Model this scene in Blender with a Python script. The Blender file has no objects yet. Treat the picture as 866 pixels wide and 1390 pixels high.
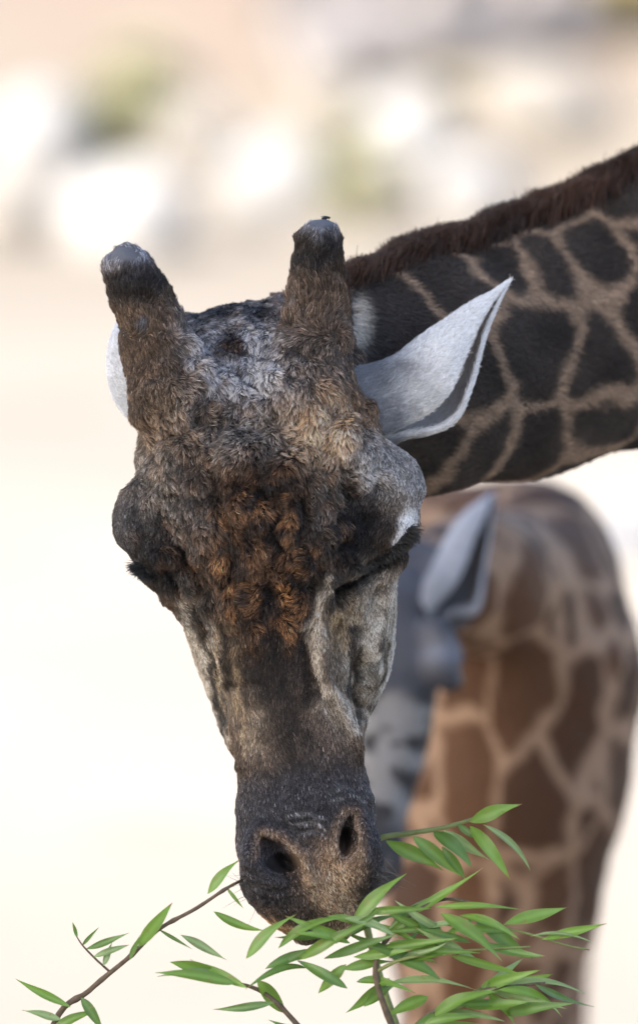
import bpy, math, random
import numpy as np
from mathutils import Vector, Matrix
from mathutils.kdtree import KDTree

random.seed(7)
rng = np.random.default_rng(11)
R = math.radians
scene = bpy.context.scene
col = scene.collection

# ------------------------------------------------------------------ camera, sky, sun, exposure
PITCH = R(8.0)
CAM = np.array([0.0, 0.0, 3.2])
FOCUS = 8.0
S = 0.64 / 866.0                       # metres per photo pixel at the focus distance
FWD = np.array([0.0, math.cos(PITCH), -math.sin(PITCH)])
RGT = np.array([1.0, 0.0, 0.0])
UPV = np.array([0.0, math.sin(PITCH), math.cos(PITCH)])

cd = bpy.data.cameras.new('camera')
cam = bpy.data.objects.new('camera', cd)
col.objects.link(cam)
cam.location = CAM
cam.rotation_euler = (math.pi / 2 - PITCH, 0, 0)
cd.sensor_fit = 'HORIZONTAL'
cd.sensor_width = 36.0
cd.lens = 36.0 / (0.64 / FOCUS)
cd.clip_start = 0.1
cd.clip_end = 5000
cd.dof.use_dof = True
cd.dof.focus_distance = FOCUS + 0.02
cd.dof.aperture_fstop = 4.4
scene.camera = cam

SUN_EL, SUN_AZ = 43.0, 230.0           # azimuth clockwise from +Y; the sun stands behind the camera, to its left
w = bpy.data.worlds.new('World')
scene.world = w
w.use_nodes = True
nt = w.node_tree
bg = nt.nodes['Background']
sky = nt.nodes.new('ShaderNodeTexSky')
sky.sky_type = 'NISHITA'
sky.sun_disc = False
sky.sun_elevation = R(SUN_EL)
sky.sun_rotation = R(SUN_AZ)
sky.dust_density = 3.5
sky.ozone_density = 0.6
nt.links.new(sky.outputs[0], bg.inputs[0])
bg.inputs[1].default_value = 0.15

sd = bpy.data.lights.new('sun', 'SUN')
sun = bpy.data.objects.new('sun', sd)
col.objects.link(sun)
sd.energy = 2.1
sd.angle = R(0.5)
sd.color = (1.0, 0.94, 0.85)
SUNV = Vector((math.sin(R(SUN_AZ)) * math.cos(R(SUN_EL)), math.cos(R(SUN_AZ)) * math.cos(R(SUN_EL)), math.sin(R(SUN_EL))))
sun.rotation_euler = SUNV.to_track_quat('Z', 'Y').to_euler()
sun.location = (0, 0, 30)

scene.view_settings.view_transform = 'Standard'
scene.view_settings.look = 'None'
scene.view_settings.gamma = 1.0
scene.view_settings.exposure = 1.95
scene.render.engine = 'CYCLES'
scene.cycles.max_bounces = 6
scene.cycles.diffuse_bounces = 4
scene.cycles.glossy_bounces = 2
scene.cycles.transparent_max_bounces = 8

# ------------------------------------------------------------------ helpers
def I(px, py, d=0.0):
    """photo pixel and depth (pixels beyond the focus plane) -> view-aligned frame (right, away, up) in pixel units"""
    k = 1.0 + d * S / FOCUS
    return np.array([(px - 433.0) * k, d, (695.0 - py) * k])

def L2W(p):
    p = np.asarray(p, float)
    X, Y, Z = p[..., 0:1] * S, p[..., 1:2] * S, p[..., 2:3] * S
    return CAM + RGT * X + FWD * (FOCUS + Y) + UPV * Z

def W2L(q):
    q = np.asarray(q, float) - CAM
    return np.stack([q @ RGT / S, (q @ FWD - FOCUS) / S, q @ UPV / S], -1)

def px_of(p):
    k = 1.0 + p[..., 1] * S / FOCUS
    return 433.0 + p[..., 0] / k, 695.0 - p[..., 2] / k

def at_ground(px, py):
    """where the ray through a photo pixel meets the flat ground"""
    d = FWD * FOCUS + RGT * (px - 433) * S + UPV * (695 - py) * S
    return CAM + d * (-CAM[2] / d[2])

def hash3(ix, iy, iz, seed=0):
    h = (ix.astype(np.int64) * 374761393 + iy.astype(np.int64) * 668265263 + iz.astype(np.int64) * 2147483647 + seed * 1274126177) & 0xFFFFFFFF
    h = ((h ^ (h >> 13)) * 1274126177) & 0xFFFFFFFF
    h = ((h ^ (h >> 16)) * 2246822519) & 0xFFFFFFFF
    return ((h ^ (h >> 15)) & 0xFFFFFF) / float(0xFFFFFF)

def vnoise(p, scale, seed=0):
    q = np.asarray(p) / scale
    i = np.floor(q).astype(np.int64)
    f = q - i
    f = f * f * (3 - 2 * f)
    r = 0
    for dx in (0, 1):
        for dy in (0, 1):
            for dz in (0, 1):
                wt = (f[..., 0] if dx else 1 - f[..., 0]) * (f[..., 1] if dy else 1 - f[..., 1]) * (f[..., 2] if dz else 1 - f[..., 2])
                r = r + wt * hash3(i[..., 0] + dx, i[..., 1] + dy, i[..., 2] + dz, seed)
    return r * 2 - 1

def fbm(p, scale, seed=0, octaves=3):
    r, a = 0, 1.0
    for o in range(octaves):
        r = r + a * vnoise(p, scale / 2 ** o, seed + o)
        a *= 0.5
    return r

def cells2(x, y, sx, sy, seed=0):
    """jittered cells: distance to the nearest cell centre, offset to it, random per cell, second distance"""
    gx, gy = np.floor(x / sx), np.floor(y / sy)
    b1 = np.full(x.shape, 1e9); b2 = b1.copy()
    ox = np.zeros(x.shape); oy = ox.copy(); rid = ox.copy()
    zz = np.zeros(x.shape, np.int64)
    for i in (-1, 0, 1):
        for j in (-1, 0, 1):
            cx, cy = (gx + i), (gy + j)
            jx = hash3(cx, cy, zz, seed); jy = hash3(cx, cy, zz + 1, seed); rr = hash3(cx, cy, zz + 2, seed)
            dx = x / sx - (cx + 0.15 + 0.7 * jx); dy = y / sy - (cy + 0.15 + 0.7 * jy)
            d = np.sqrt(dx * dx + dy * dy)
            m = d < b1
            b2 = np.where(m, b1, np.minimum(b2, d))
            ox = np.where(m, dx, ox); oy = np.where(m, dy, oy); rid = np.where(m, rr, rid)
            b1 = np.where(m, d, b1)
    return b1, ox, oy, rid, b2

def sstep(a, b, x):
    t = np.clip((x - a) / (b - a), 0, 1)
    return t * t * (3 - 2 * t)

def unit(v):
    return v / np.maximum(np.linalg.norm(v, axis=-1, keepdims=True), 1e-9)

class Field:
    """a signed distance field on a rectilinear grid, filled one local primitive at a time"""
    def __init__(self, xs, ys, zs):
        self.ax = [np.asarray(a, float) for a in (xs, ys, zs)]
        self.v = np.full([len(a) for a in self.ax], 1e4, np.float32)
    def block(self, lo, hi):
        sl = tuple(slice(int(np.searchsorted(a, l)), int(np.searchsorted(a, h)) + 1) for a, l, h in zip(self.ax, lo, hi))
        g = np.meshgrid(*[a[s] for a, s in zip(self.ax, sl)], indexing='ij')
        return sl, np.stack(g, -1)
    def put(self, fn, lo, hi, k=20.0, sub=False):
        sl, p = self.block(np.asarray(lo) - 2 * k - 12, np.asarray(hi) + 2 * k + 12)
        if p.size == 0:
            return
        b = fn(p); a = self.v[sl]
        if sub:
            a_, b_ = -a, b
            h = np.clip(0.5 + 0.5 * (b_ - a_) / k, 0, 1)
            self.v[sl] = -(b_ * (1 - h) + a_ * h - k * h * (1 - h))
        else:
            h = np.clip(0.5 + 0.5 * (b - a) / k, 0, 1)
            self.v[sl] = b * (1 - h) + a * h - k * h * (1 - h)
    def cone(self, a, b, ra, rb, k=20.0, sy=1.0, sub=False):
        a, b = np.asarray(a, float), np.asarray(b, float)
        sc = np.array([1, sy, 1.0])
        r = max(ra, rb)
        def fn(p):
            A, B, Q = a / sc, b / sc, p / sc
            ab = B - A
            t = np.clip(((Q - A) @ ab) / (ab @ ab), 0, 1)
            d = np.linalg.norm(Q - A - t[..., None] * ab, axis=-1) - (ra + (rb - ra) * t)
            return d * min(1.0, sy)
        m = r * max(1.0, sy)
        self.put(fn, np.minimum(a, b) - m, np.maximum(a, b) + m, k, sub)
    def chain(self, pts, k=20.0, sy=1.0):
        for (a, ra), (b, rb) in zip(pts[:-1], pts[1:]):
            self.cone(a, b, ra, rb, k, sy)
    def ellipsoid(self, c, axes, radii, k=20.0, sub=False):
        c = np.asarray(c, float); M = unit(np.asarray(axes, float)); r = np.asarray(radii, float)
        ext = np.sqrt(((M * r[:, None]) ** 2).sum(0))
        def fn(p):
            q = (p - c) @ M.T
            k0 = np.linalg.norm(q / r, axis=-1)
            k1 = np.linalg.norm(q / (r * r), axis=-1)
            return k0 * (k0 - 1) / np.maximum(k1, 1e-6)
        self.put(fn, c - ext, c + ext, k, sub)
    def loft(self, frame, table, n=2.3, k=20.0):
        """egg-like sections along the head axis: rows of v, half width, centre u, front w, depth radius"""
        O, B, N, A = frame
        T = np.array(table, float)
        vv = np.linspace(T[0, 0], T[-1, 0], 40)
        rows = [np.interp(vv, T[:, 0], T[:, i]) for i in range(5)]
        cor = []
        for sx in (-1, 1):
            for sw in (0, 2):
                cor.append(O + np.outer(vv, A) + np.outer(rows[2] + sx * rows[1], B) + np.outer(rows[3] + sw * rows[4], N))
        cor = np.concatenate(cor)
        def fn(p):
            q = p - O
            u, w_, v = q @ B, q @ N, q @ A
            vc = np.clip(v, T[0, 0], T[-1, 0])
            # smooth interpolation of the stations
            hw, cu, fr, dr = (cinterp(vc, T[:, 0], T[:, i]) for i in (1, 2, 3, 4))
            du = np.abs(u - cu) / hw; dw = np.abs(w_ - fr - dr) / dr
            e = (du ** n + dw ** n) ** (1.0 / n)
            d = (e - 1) * np.minimum(hw, dr) * 0.95
            dv = np.abs(v - vc)
            return np.where(dv > 0, np.sqrt(np.maximum(d, 0) ** 2 + dv ** 2) + np.minimum(d, 0) * (dv <= 0), d)
        self.put(fn, cor.min(0), cor.max(0), k)
    def mesh(self):
        v = self.v; ins = v < 0
        X, Y, Z = self.ax
        c = [ins[i:ins.shape[0] - 1 + i, j:ins.shape[1] - 1 + j, k:ins.shape[2] - 1 + k] for i in (0, 1) for j in (0, 1) for k in (0, 1)]
        s = sum(a.astype(np.int8) for a in c)
        act = np.argwhere((s > 0) & (s < 8))
        idx = np.full([n - 1 for n in v.shape], -1, np.int64)
        idx[act[:, 0], act[:, 1], act[:, 2]] = np.arange(len(act))
        P = np.zeros((len(act), 3)); C = np.zeros(len(act))
        corners = [(i, j, k) for i in (0, 1) for j in (0, 1) for k in (0, 1)]
        for a in corners:
            for ax in range(3):
                if a[ax] == 0:
                    b = list(a); b[ax] = 1
                    ia, ib = act + np.array(a), act + np.array(b)
                    va = v[ia[:, 0], ia[:, 1], ia[:, 2]].astype(float); vb = v[ib[:, 0], ib[:, 1], ib[:, 2]].astype(float)
                    m = (va < 0) != (vb < 0)
                    t = np.where(m, va / np.where(m, va - vb, 1), 0)
                    pa = np.stack([X[ia[:, 0]], Y[ia[:, 1]], Z[ia[:, 2]]], -1); pb = np.stack([X[ib[:, 0]], Y[ib[:, 1]], Z[ib[:, 2]]], -1)
                    P += np.where(m[:, None], pa + (pb - pa) * t[:, None], 0); C += m
        P /= C[:, None]
        F = []
        for ax in range(3):
            o1, o2 = [(1, 2), (2, 0), (0, 1)][ax]
            a = [slice(None)] * 3; b = [slice(None)] * 3
            a[ax] = slice(0, -1); b[ax] = slice(1, None)
            ch = np.argwhere(ins[tuple(a)] != ins[tuple(b)])
            ok = (ch[:, o1] > 0) & (ch[:, o2] > 0) & (ch[:, o1] < v.shape[o1] - 1) & (ch[:, o2] < v.shape[o2] - 1)
            ch = ch[ok]
            e1 = np.zeros(3, int); e1[o1] = 1; e2 = np.zeros(3, int); e2[o2] = 1
            g = lambda q: idx[q[:, 0], q[:, 1], q[:, 2]]
            q = np.stack([g(ch - e1 - e2), g(ch - e2), g(ch), g(ch - e1)], -1)
            fl = ins[ch[:, 0], ch[:, 1], ch[:, 2]]
            F.append(np.where(fl[:, None], q, q[:, ::-1]))
        F = np.concatenate(F)
        F = F[(F >= 0).all(1)]
        return P, F

def cinterp(x, xp, fp):
    """monotone-ish cubic (Catmull-Rom) interpolation"""
    xp, fp = np.asarray(xp), np.asarray(fp)
    m = np.gradient(fp, xp)
    i = np.clip(np.searchsorted(xp, x) - 1, 0, len(xp) - 2)
    h = xp[i + 1] - xp[i]
    t = np.clip((x - xp[i]) / h, 0, 1)
    t2, t3 = t * t, t * t * t
    return (2 * t3 - 3 * t2 + 1) * fp[i] + (t3 - 2 * t2 + t) * h * m[i] + (-2 * t3 + 3 * t2) * fp[i + 1] + (t3 - t2) * h * m[i + 1]

def relax(P, F, n=1, w_=0.5):
    for _ in range(n):
        acc = np.zeros_like(P); cnt = np.zeros(len(P))
        for a, b in ((0, 1), (1, 2), (2, 3), (3, 0)):
            for s, t in ((a, b), (b, a)):
                np.add.at(acc, F[:, s], P[F[:, t]]); np.add.at(cnt, F[:, s], 1)
        P = P + w_ * (acc / np.maximum(cnt, 1)[:, None] - P)
    return P

def normals(P, F):
    fn = np.cross(P[F[:, 2]] - P[F[:, 0]], P[F[:, 3]] - P[F[:, 1]])
    N = np.zeros_like(P)
    for i in range(4):
        np.add.at(N, F[:, i], fn)
    return unit(N)

def new_mesh(name, P, F, colors=None, smooth=True):
    """mesh from arrays of world points and faces"""
    me = bpy.data.meshes.new(name)
    P = np.asarray(P, np.float32)
    if isinstance(F, np.ndarray):
        n = F.shape[1]
        me.vertices.add(len(P)); me.vertices.foreach_set('co', P.ravel())
        me.loops.add(F.size); me.loops.foreach_set('vertex_index', F.ravel().astype(np.int32))
        me.polygons.add(len(F)); me.polygons.foreach_set('loop_start', (np.arange(len(F)) * n).astype(np.int32))
        me.update(calc_edges=True); me.validate()
    else:
        me.from_pydata([tuple(p) for p in P], [], F)
    if colors is not None:
        a = me.color_attributes.new('coat', 'FLOAT_COLOR', 'POINT')
        c = np.ones((len(P), 4), np.float32); c[:, :3] = colors
        a.data.foreach_set('color', c.ravel())
    if smooth:
        me.polygons.foreach_set('use_smooth', [True] * len(me.polygons))
    return me

def add(name, data, mat=None, parent=None, loc=None):
    o = bpy.data.objects.new(name, data)
    col.objects.link(o)
    if mat is not None:
        o.data.materials.clear() if data.users > 1 else None
        if len(o.data.materials) == 0:
            o.data.materials.append(mat)
    if parent is not None:
        o.parent = parent
        o.matrix_parent_inverse = parent.matrix_world.inverted()
    if loc is not None:
        o.location = loc
    return o

def empty(name, loc):
    o = bpy.data.objects.new(name, None)
    col.objects.link(o)
    o.location = loc
    o.matrix_world = Matrix.Translation(Vector(loc))
    return o

def tag(o, label=None, cat=None, group=None, kind=None):
    if label: o['label'] = label
    if cat: o['category'] = cat
    if group: o['group'] = group
    if kind: o['kind'] = kind
    return o

# ------------------------------------------------------------------ materials
def mat_new(name):
    m = bpy.data.materials.new(name)
    m.use_nodes = True
    t = m.node_tree
    return m, t, t.nodes['Principled BSDF']

def N(t, kind, **kw):
    n = t.nodes.new(kind)
    for k, v in kw.items():
        if k in n.inputs.keys():
            n.inputs[k].default_value = v
        else:
            setattr(n, k, v)
    return n

def coat_material(name, rough=0.75, noise=900.0, amount=0.35, bump=0.25, sheen=0.0, dist=0.002):
    m, t, b = mat_new(name)
    a = N(t, 'ShaderNodeAttribute', attribute_name='coat')
    tc = N(t, 'ShaderNodeTexCoord')
    nz = N(t, 'ShaderNodeTexNoise', Scale=noise, Detail=3.0)
    t.links.new(tc.outputs['Object'], nz.inputs['Vector'])
    mr = N(t, 'ShaderNodeMapRange')
    mr.inputs['To Min'].default_value = 1 - amount; mr.inputs['To Max'].default_value = 1 + amount
    t.links.new(nz.outputs['Fac'], mr.inputs['Value'])
    mx = N(t, 'ShaderNodeMix', data_type='RGBA', blend_type='MULTIPLY')
    mx.inputs[0].default_value = 1.0
    t.links.new(a.outputs['Color'], mx.inputs[6]); t.links.new(mr.outputs[0], mx.inputs[7])
    t.links.new(mx.outputs[2], b.inputs['Base Color'])
    b.inputs['Roughness'].default_value = rough
    b.inputs['Specular IOR Level'].default_value = 0.25
    if sheen: b.inputs['Sheen Weight'].default_value = sheen
    bp = N(t, 'ShaderNodeBump', Strength=bump, Distance=dist)
    t.links.new(nz.outputs['Fac'], bp.inputs['Height']); t.links.new(bp.outputs[0], b.inputs['Normal'])
    return m

def hair_material(name, rough=0.4, spec=0.2):
    m, t, b = mat_new(name)
    a = N(t, 'ShaderNodeAttribute', attribute_name='hue')
    t.links.new(a.outputs['Color'], b.inputs['Base Color'])
    b.inputs['Roughness'].default_value = rough
    b.inputs['Specular IOR Level'].default_value = spec
    return m

def plain(name, rgb, rough=0.7, noise=8.0, var=0.25, bump=0.0, rgb2=None, coord='Object', detail=5.0, dist=0.02):
    m, t, b = mat_new(name)
    tc = N(t, 'ShaderNodeTexCoord')
    nz = N(t, 'ShaderNodeTexNoise', Scale=noise, Detail=detail)
    t.links.new(tc.outputs[coord], nz.inputs['Vector'])
    cr = N(t, 'ShaderNodeValToRGB')
    c1 = np.array(rgb) * (1 - var); c2 = np.array(rgb2 if rgb2 is not None else np.array(rgb) * (1 + var))
    cr.color_ramp.elements[0].position = 0.3; cr.color_ramp.elements[1].position = 0.7
    cr.color_ramp.elements[0].color = (*c1, 1); cr.color_ramp.elements[1].color = (*np.clip(c2, 0, 1), 1)
    t.links.new(nz.outputs['Fac'], cr.inputs[0]); t.links.new(cr.outputs[0], b.inputs['Base Color'])
    b.inputs['Roughness'].default_value = rough
    b.inputs['Specular IOR Level'].default_value = 0.3
    if bump:
        bp = N(t, 'ShaderNodeBump', Strength=bump, Distance=dist)
        t.links.new(nz.outputs['Fac'], bp.inputs['Height']); t.links.new(bp.outputs[0], b.inputs['Normal'])
    return m

COAT = coat_material('giraffe_coat')
COAT_SOFT = coat_material('calf_coat', noise=120.0, amount=0.25, dist=0.004)
FUR = hair_material('giraffe_fur')
LASH = hair_material('lash_hair', 0.35, 0.5)
EYE, _t, _b = mat_new('dark_eye'); _b.inputs['Base Color'].default_value = (0.012, 0.008, 0.006, 1); _b.inputs['Roughness'].default_value = 0.08

# ------------------------------------------------------------------ hair strands
def strands(name, root, n, d, length, radius, root_col, tip_col, mat, parent, lift=0.5, bend=0.4, curl=0.12, pts=4, clump=None):
    """hair curves: root points, surface normals and growth directions in pixel units of the view frame"""
    M = len(root)
    n = unit(n); d = unit(d - n * (d * n).sum(-1, keepdims=True))
    ln = np.broadcast_to(np.asarray(length, float), (M,))[:, None]
    lf = np.broadcast_to(np.asarray(lift, float), (M,))[:, None]
    side = np.cross(n, d)
    rnd = rng.normal(size=(M, 3))
    g0 = unit(d * (1 - lf) + n * lf + 0.18 * rnd[:, :1] * side + curl * rng.normal(size=(M, 3)))
    cb = rng.normal(size=(M, 1)) * curl * 2.0
    P = np.zeros((M, pts, 3))
    P[:, 0] = root
    cur = root.copy(); g = g0
    for i in range(1, pts):
        cur = cur + g * ln / (pts - 1)
        P[:, i] = cur
        g = unit(g + bend * (d - n * 0.35) / (pts - 1) * 2 + cb * side * 0.6)
    if clump is not None:
        cl, amt = clump
        t = (np.linspace(0, 1, pts) ** 1.4)[None, :, None]
        P = P + (P[cl] + (root - root[cl])[:, None] * 0.25 - P) * t * np.asarray(amt, float).reshape(-1, 1, 1)
    hc = bpy.data.hair_curves.new(name)
    hc.add_curves([pts] * M)
    hc.attributes['position'].data.foreach_set('vector', L2W(P.reshape(-1, 3)).astype(np.float32).ravel())
    tt = np.linspace(0, 1, pts)
    rad = np.broadcast_to(np.asarray(radius, float), (M,))[:, None] * S * (1 - 0.75 * tt ** 1.5)[None]
    ra = hc.attributes.get('radius') or hc.attributes.new('radius', 'FLOAT', 'POINT')
    ra.data.foreach_set('value', rad.astype(np.float32).ravel())
    c = np.ones((M, pts, 4), np.float32)
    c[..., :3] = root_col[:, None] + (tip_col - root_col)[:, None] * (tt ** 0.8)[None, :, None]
    ca = hc.attributes.new('hue', 'FLOAT_COLOR', 'POINT')
    ca.data.foreach_set('color', c.ravel())
    return add(name, hc, mat, parent)

def sample(P, F, dens, count):
    """random points on a quad mesh, area times density"""
    T = np.concatenate([F[:, [0, 1, 2]], F[:, [0, 2, 3]]])
    a = np.linalg.norm(np.cross(P[T[:, 1]] - P[T[:, 0]], P[T[:, 2]] - P[T[:, 0]]), axis=-1) * dens[T].mean(1)
    cs = np.cumsum(a); k = np.searchsorted(cs, rng.random(count) * cs[-1])
    k = np.clip(k, 0, len(T) - 1)
    r1 = np.sqrt(rng.random(count))[:, None]; r2 = rng.random(count)[:, None]
    wts = np.concatenate([1 - r1, r1 * (1 - r2), r1 * r2], 1)
    return T[k], wts

def clumps(root, every):
    c = rng.choice(len(root), max(1, len(root) // every), replace=False)
    kd = KDTree(len(c))
    for i, j in enumerate(c):
        kd.insert(root[j], int(j))
    kd.balance()
    return np.array([kd.find(p)[1] for p in root])

# ------------------------------------------------------------------ ground
SAND = plain('pale_sand', (0.265, 0.235, 0.195), 0.95, 0.35, 0.12, 0.4, rgb2=(0.31, 0.277, 0.232), dist=0.05)
def build_ground():
    """one sheet: flat yard, a low earth bank rising beyond the boulders, then on to the horizon"""
    xs = np.concatenate([-np.geomspace(2000, 24, 18), np.linspace(-20, 20, 81), np.geomspace(24, 2000, 18)])
    ys = np.concatenate([-np.geomspace(2000, 12, 16), np.linspace(-10, 60, 141), np.geomspace(64, 2500, 18)])
    X, Y = np.meshgrid(xs, ys, indexing='ij')
    Q = np.stack([X, Y, 0 * X], -1)
    near = np.exp(-(np.maximum(np.hypot(X, Y) - 60, 0) / 60) ** 2)
    Z = 0.05 * fbm(Q, 3.0, 5) * near * sstep(13, 17, Y)
    Z = Z + (2.8 * sstep(30, 40, Y + 1.2 * vnoise(Q, 6.0, 9)) + 0.18 * fbm(Q, 2.2, 21) * sstep(30, 34, Y)) * near
    P = np.stack([X, Y, Z], -1).reshape(-1, 3)
    n, m = len(xs), len(ys)
    i = (np.arange(n - 1)[:, None] * m + np.arange(m - 1)[None]).ravel()
    F = np.stack([i, i + m, i + m + 1, i + 1], -1)
    o = add('ground', new_mesh('ground', P, F), SAND)
    # redder earth higher up the bank
    t = SAND.node_tree; b = t.nodes['Principled BSDF']
    src = b.inputs['Base Color'].links[0].from_socket
    geo = N(t, 'ShaderNodeNewGeometry'); sep = N(t, 'ShaderNodeSeparateXYZ')
    t.links.new(geo.outputs['Position'], sep.inputs[0])
    nz = N(t, 'ShaderNodeTexNoise', Scale=0.9, Detail=4.0); t.links.new(geo.outputs['Position'], nz.inputs['Vector'])
    ma = N(t, 'ShaderNodeMath', operation='MULTIPLY_ADD'); ma.inputs[1].default_value = 1.6; t.links.new(nz.outputs['Fac'], ma.inputs[0]); t.links.new(sep.outputs['Z'], ma.inputs[2])
    mr = N(t, 'ShaderNodeMapRange'); mr.inputs['From Min'].default_value = 1.0; mr.inputs['From Max'].default_value = 1.5
    t.links.new(ma.outputs[0], mr.inputs['Value'])
    mx = N(t, 'ShaderNodeMix', data_type='RGBA')
    t.links.new(mr.outputs[0], mx.inputs[0]); t.links.new(src, mx.inputs[6]); mx.inputs[7].default_value = (0.185, 0.148, 0.118, 1)
    t.links.new(mx.outputs[2], b.inputs['Base Color'])
    my = N(t, 'ShaderNodeMapRange'); my.inputs['From Min'].default_value = 24.0; my.inputs['From Max'].default_value = 29.0
    t.links.new(sep.outputs['Y'], my.inputs['Value'])
    m4 = N(t, 'ShaderNodeMix', data_type='RGBA'); t.links.new(my.outputs[0], m4.inputs[0]); t.links.new(src, m4.inputs[6]); m4.inputs[7].default_value = (.205, .178, .142, 1)
    t.links.new(m4.outputs[2], mx.inputs[6])
    tag(o, kind='structure')
    return o
build_ground()
def ground_z(x, y):
    Q = np.array([[x, y, 0.0]])
    z = 0.05 * fbm(Q, 3.0, 5) * sstep(13, 17, y) + 2.8 * sstep(30, 40, y + 1.2 * vnoise(Q, 6.0, 9)) + 0.18 * fbm(Q, 2.2, 21) * sstep(30, 34, y)
    return float(z[0])
def ray_ground(px, py):
    d = FWD * FOCUS + RGT * (px - 433) * S + UPV * (695 - py) * S
    t = 10.0 / 8
    for _ in range(400):
        q = CAM + d * t
        if q[2] < ground_z(q[0], q[1]):
            break
        t += 0.02
    return CAM + d * t

# ------------------------------------------------------------------ the giraffe in front: head frame
TILT = 0.09                                        # the muzzle hangs a little towards the camera
HA = unit(np.array([0.138, -TILT, -0.990]))        # down the face
HB = unit(np.array([0.990, 0.0, 0.138]))           # across the face
HN = unit(np.cross(HA, HB)); HN = HN if HN[1] > 0 else -HN
HO = I(365, 690, 0)
HEAD = (HO, HB, HN, HA)
def hd(u, w_, v):
    return HO + HB * u + HN * w_ + HA * v

NECK = [(I(405, 520, 250), 118), (I(560, 508, 410), 160), (I(700, 478, 530), 171), (I(866, 420, 630), 185),
        (I(1200, 300, 760), 228), (I(1900, 80, 900), 300), (I(2650, -60, 980), 400)]

def poly_dist(x, y, line):
    d = np.full(x.shape, 1e9)
    for (x0, y0), (x1, y1) in zip(line[:-1], line[1:]):
        ex, ey = x1 - x0, y1 - y0
        t = np.clip(((x - x0) * ex + (y - y0) * ey) / (ex * ex + ey * ey), 0, 1)
        d = np.minimum(d, np.hypot(x - x0 - t * ex, y - y0 - t * ey))
    return d

STROKES = [  # folds and ridges of the face: polyline, half width, height
    ([(286, 820), (304, 900), (317, 980), (325, 1040)], 9, 9), ([(270, 835), (288, 900), (303, 975)], 11, -11),
    ([(445, 790), (428, 850), (436, 915), (466, 980), (490, 1030)], 8, 9), ([(462, 850), (460, 910), (485, 970)], 10, -10),
    ([(420, 800), (412, 860), (420, 930)], 9, -6),
    ([(455, 810), (505, 772), (556, 726)], 8, -16), ([(470, 772), (520, 742), (562, 700)], 11, 9), ([(480, 815), (520, 785), (548, 755)], 8, 6),
    ([(470, 640), (462, 700), (478, 750)], 12, -11), ([(515, 660), (500, 720)], 12, -7),
    ([(512, 800), (494, 850), (488, 910), (492, 960)], 7, -9), ([(526, 800), (512, 860), (504, 930)], 7, 6), ([(538, 840), (528, 900), (512, 950)], 5, -5),
    ([(228, 770), (262, 830), (280, 850)], 9, -9), ([(190, 740), (230, 760), (262, 800)], 10, 6),
    ([(215, 690), (240, 740), (270, 770)], 8, -6), ([(262, 880), (278, 940), (300, 1000)], 6, -6),
    ([(205, 560), (215, 620), (205, 660)], 10, -7), ([(250, 480), (262, 560), (258, 640)], 10, -6),
    ([(470, 500), (480, 560), (500, 600)], 9, -6),
    ([(392, 1112), (418, 1106), (442, 1112)], 3.2, 2.6), ([(398, 1124), (424, 1118), (446, 1126)], 3.2, 2.6), ([(404, 1137), (426, 1131), (446, 1138)], 3.0, 2.4),
    ([(446, 1084), (474, 1076), (500, 1086)], 3.4, 2.4), ([(448, 1072), (476, 1064), (500, 1072)], 3.4, 2.0),
    ([(338, 1172), (342, 1140), (356, 1122), (384, 1134), (412, 1160), (422, 1192)], 8, 10),
    ([(452, 1160), (457, 1120), (470, 1098), (485, 1100), (494, 1130), (494, 1165)], 7, 8),
    ([(340, 1200), (375, 1208), (405, 1204)], 5, -4), ([(345, 1216), (378, 1224), (408, 1218)], 5, -4), ([(335, 1184), (352, 1196), (380, 1200)], 5, 3),
]

LUMPS = [  # woolly tufts one can pick out: centre, radii, height, how ginger
    (425, 572, 20, 36, 15, .9), (466, 592, 20, 38, 14, 1), (498, 560, 14, 30, 9, .6), (410, 620, 26, 24, 14, .3), (330, 625, 46, 34, 20, .2), (392, 640, 34, 26, 22, .1),
    (325, 690, 24, 26, 17, .8), (352, 700, 20, 28, 16, .7), (392, 708, 15, 30, 16, .9), (408, 762, 15, 24, 14, 1), (430, 745, 14, 20, 10, .7), (345, 755, 24, 30, 16, .6),
    (298, 715, 14, 34, 13, .9), (300, 765, 14, 30, 13, 1), (312, 815, 14, 28, 12, 1), (345, 810, 26, 26, 13, .7), (388, 800, 16, 26, 13, 1), (412, 828, 14, 30, 12, .9),
    (440, 690, 20, 18, 9, .3), (392, 855, 18, 30, 10, .7), (350, 860, 24, 28, 9, .4), (265, 755, 14, 22, 8, .6), (262, 690, 20, 26, 8, .2), (258, 650, 20, 22, 10, .3),
    (245, 570, 20, 24, 11, .3), (252, 615, 18, 20, 10, .5), (225, 610, 18, 24, 9, .3), (205, 680, 20, 30, 7, .2), (290, 560, 18, 18, 8, .2), (318, 555, 15, 14, 7, .1),
    (290, 500, 16, 15, 6, .2), (262, 520, 16, 18, 8, .2), (385, 540, 16, 18, 9, .5), (352, 570, 16, 14, 7, .5), (395, 590, 18, 16, 9, .4), (318, 466, 20, 18, 6, .4),
    (350, 500, 15, 13, 5, 0), (375, 480, 14, 14, 5, 0), (400, 500, 16, 20, 7, .3), (440, 530, 18, 22, 9, .5), (478, 540, 16, 22, 9, .5), (280, 470, 14, 14, 6, .3),
    (235, 530, 18, 22, 8, .3), (215, 640, 16, 20, 8, .3), (232, 710, 16, 22, 7, .2), (470, 650, 22, 16, 6, .2), (285, 620, 14, 20, 9, .5),
]

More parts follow.
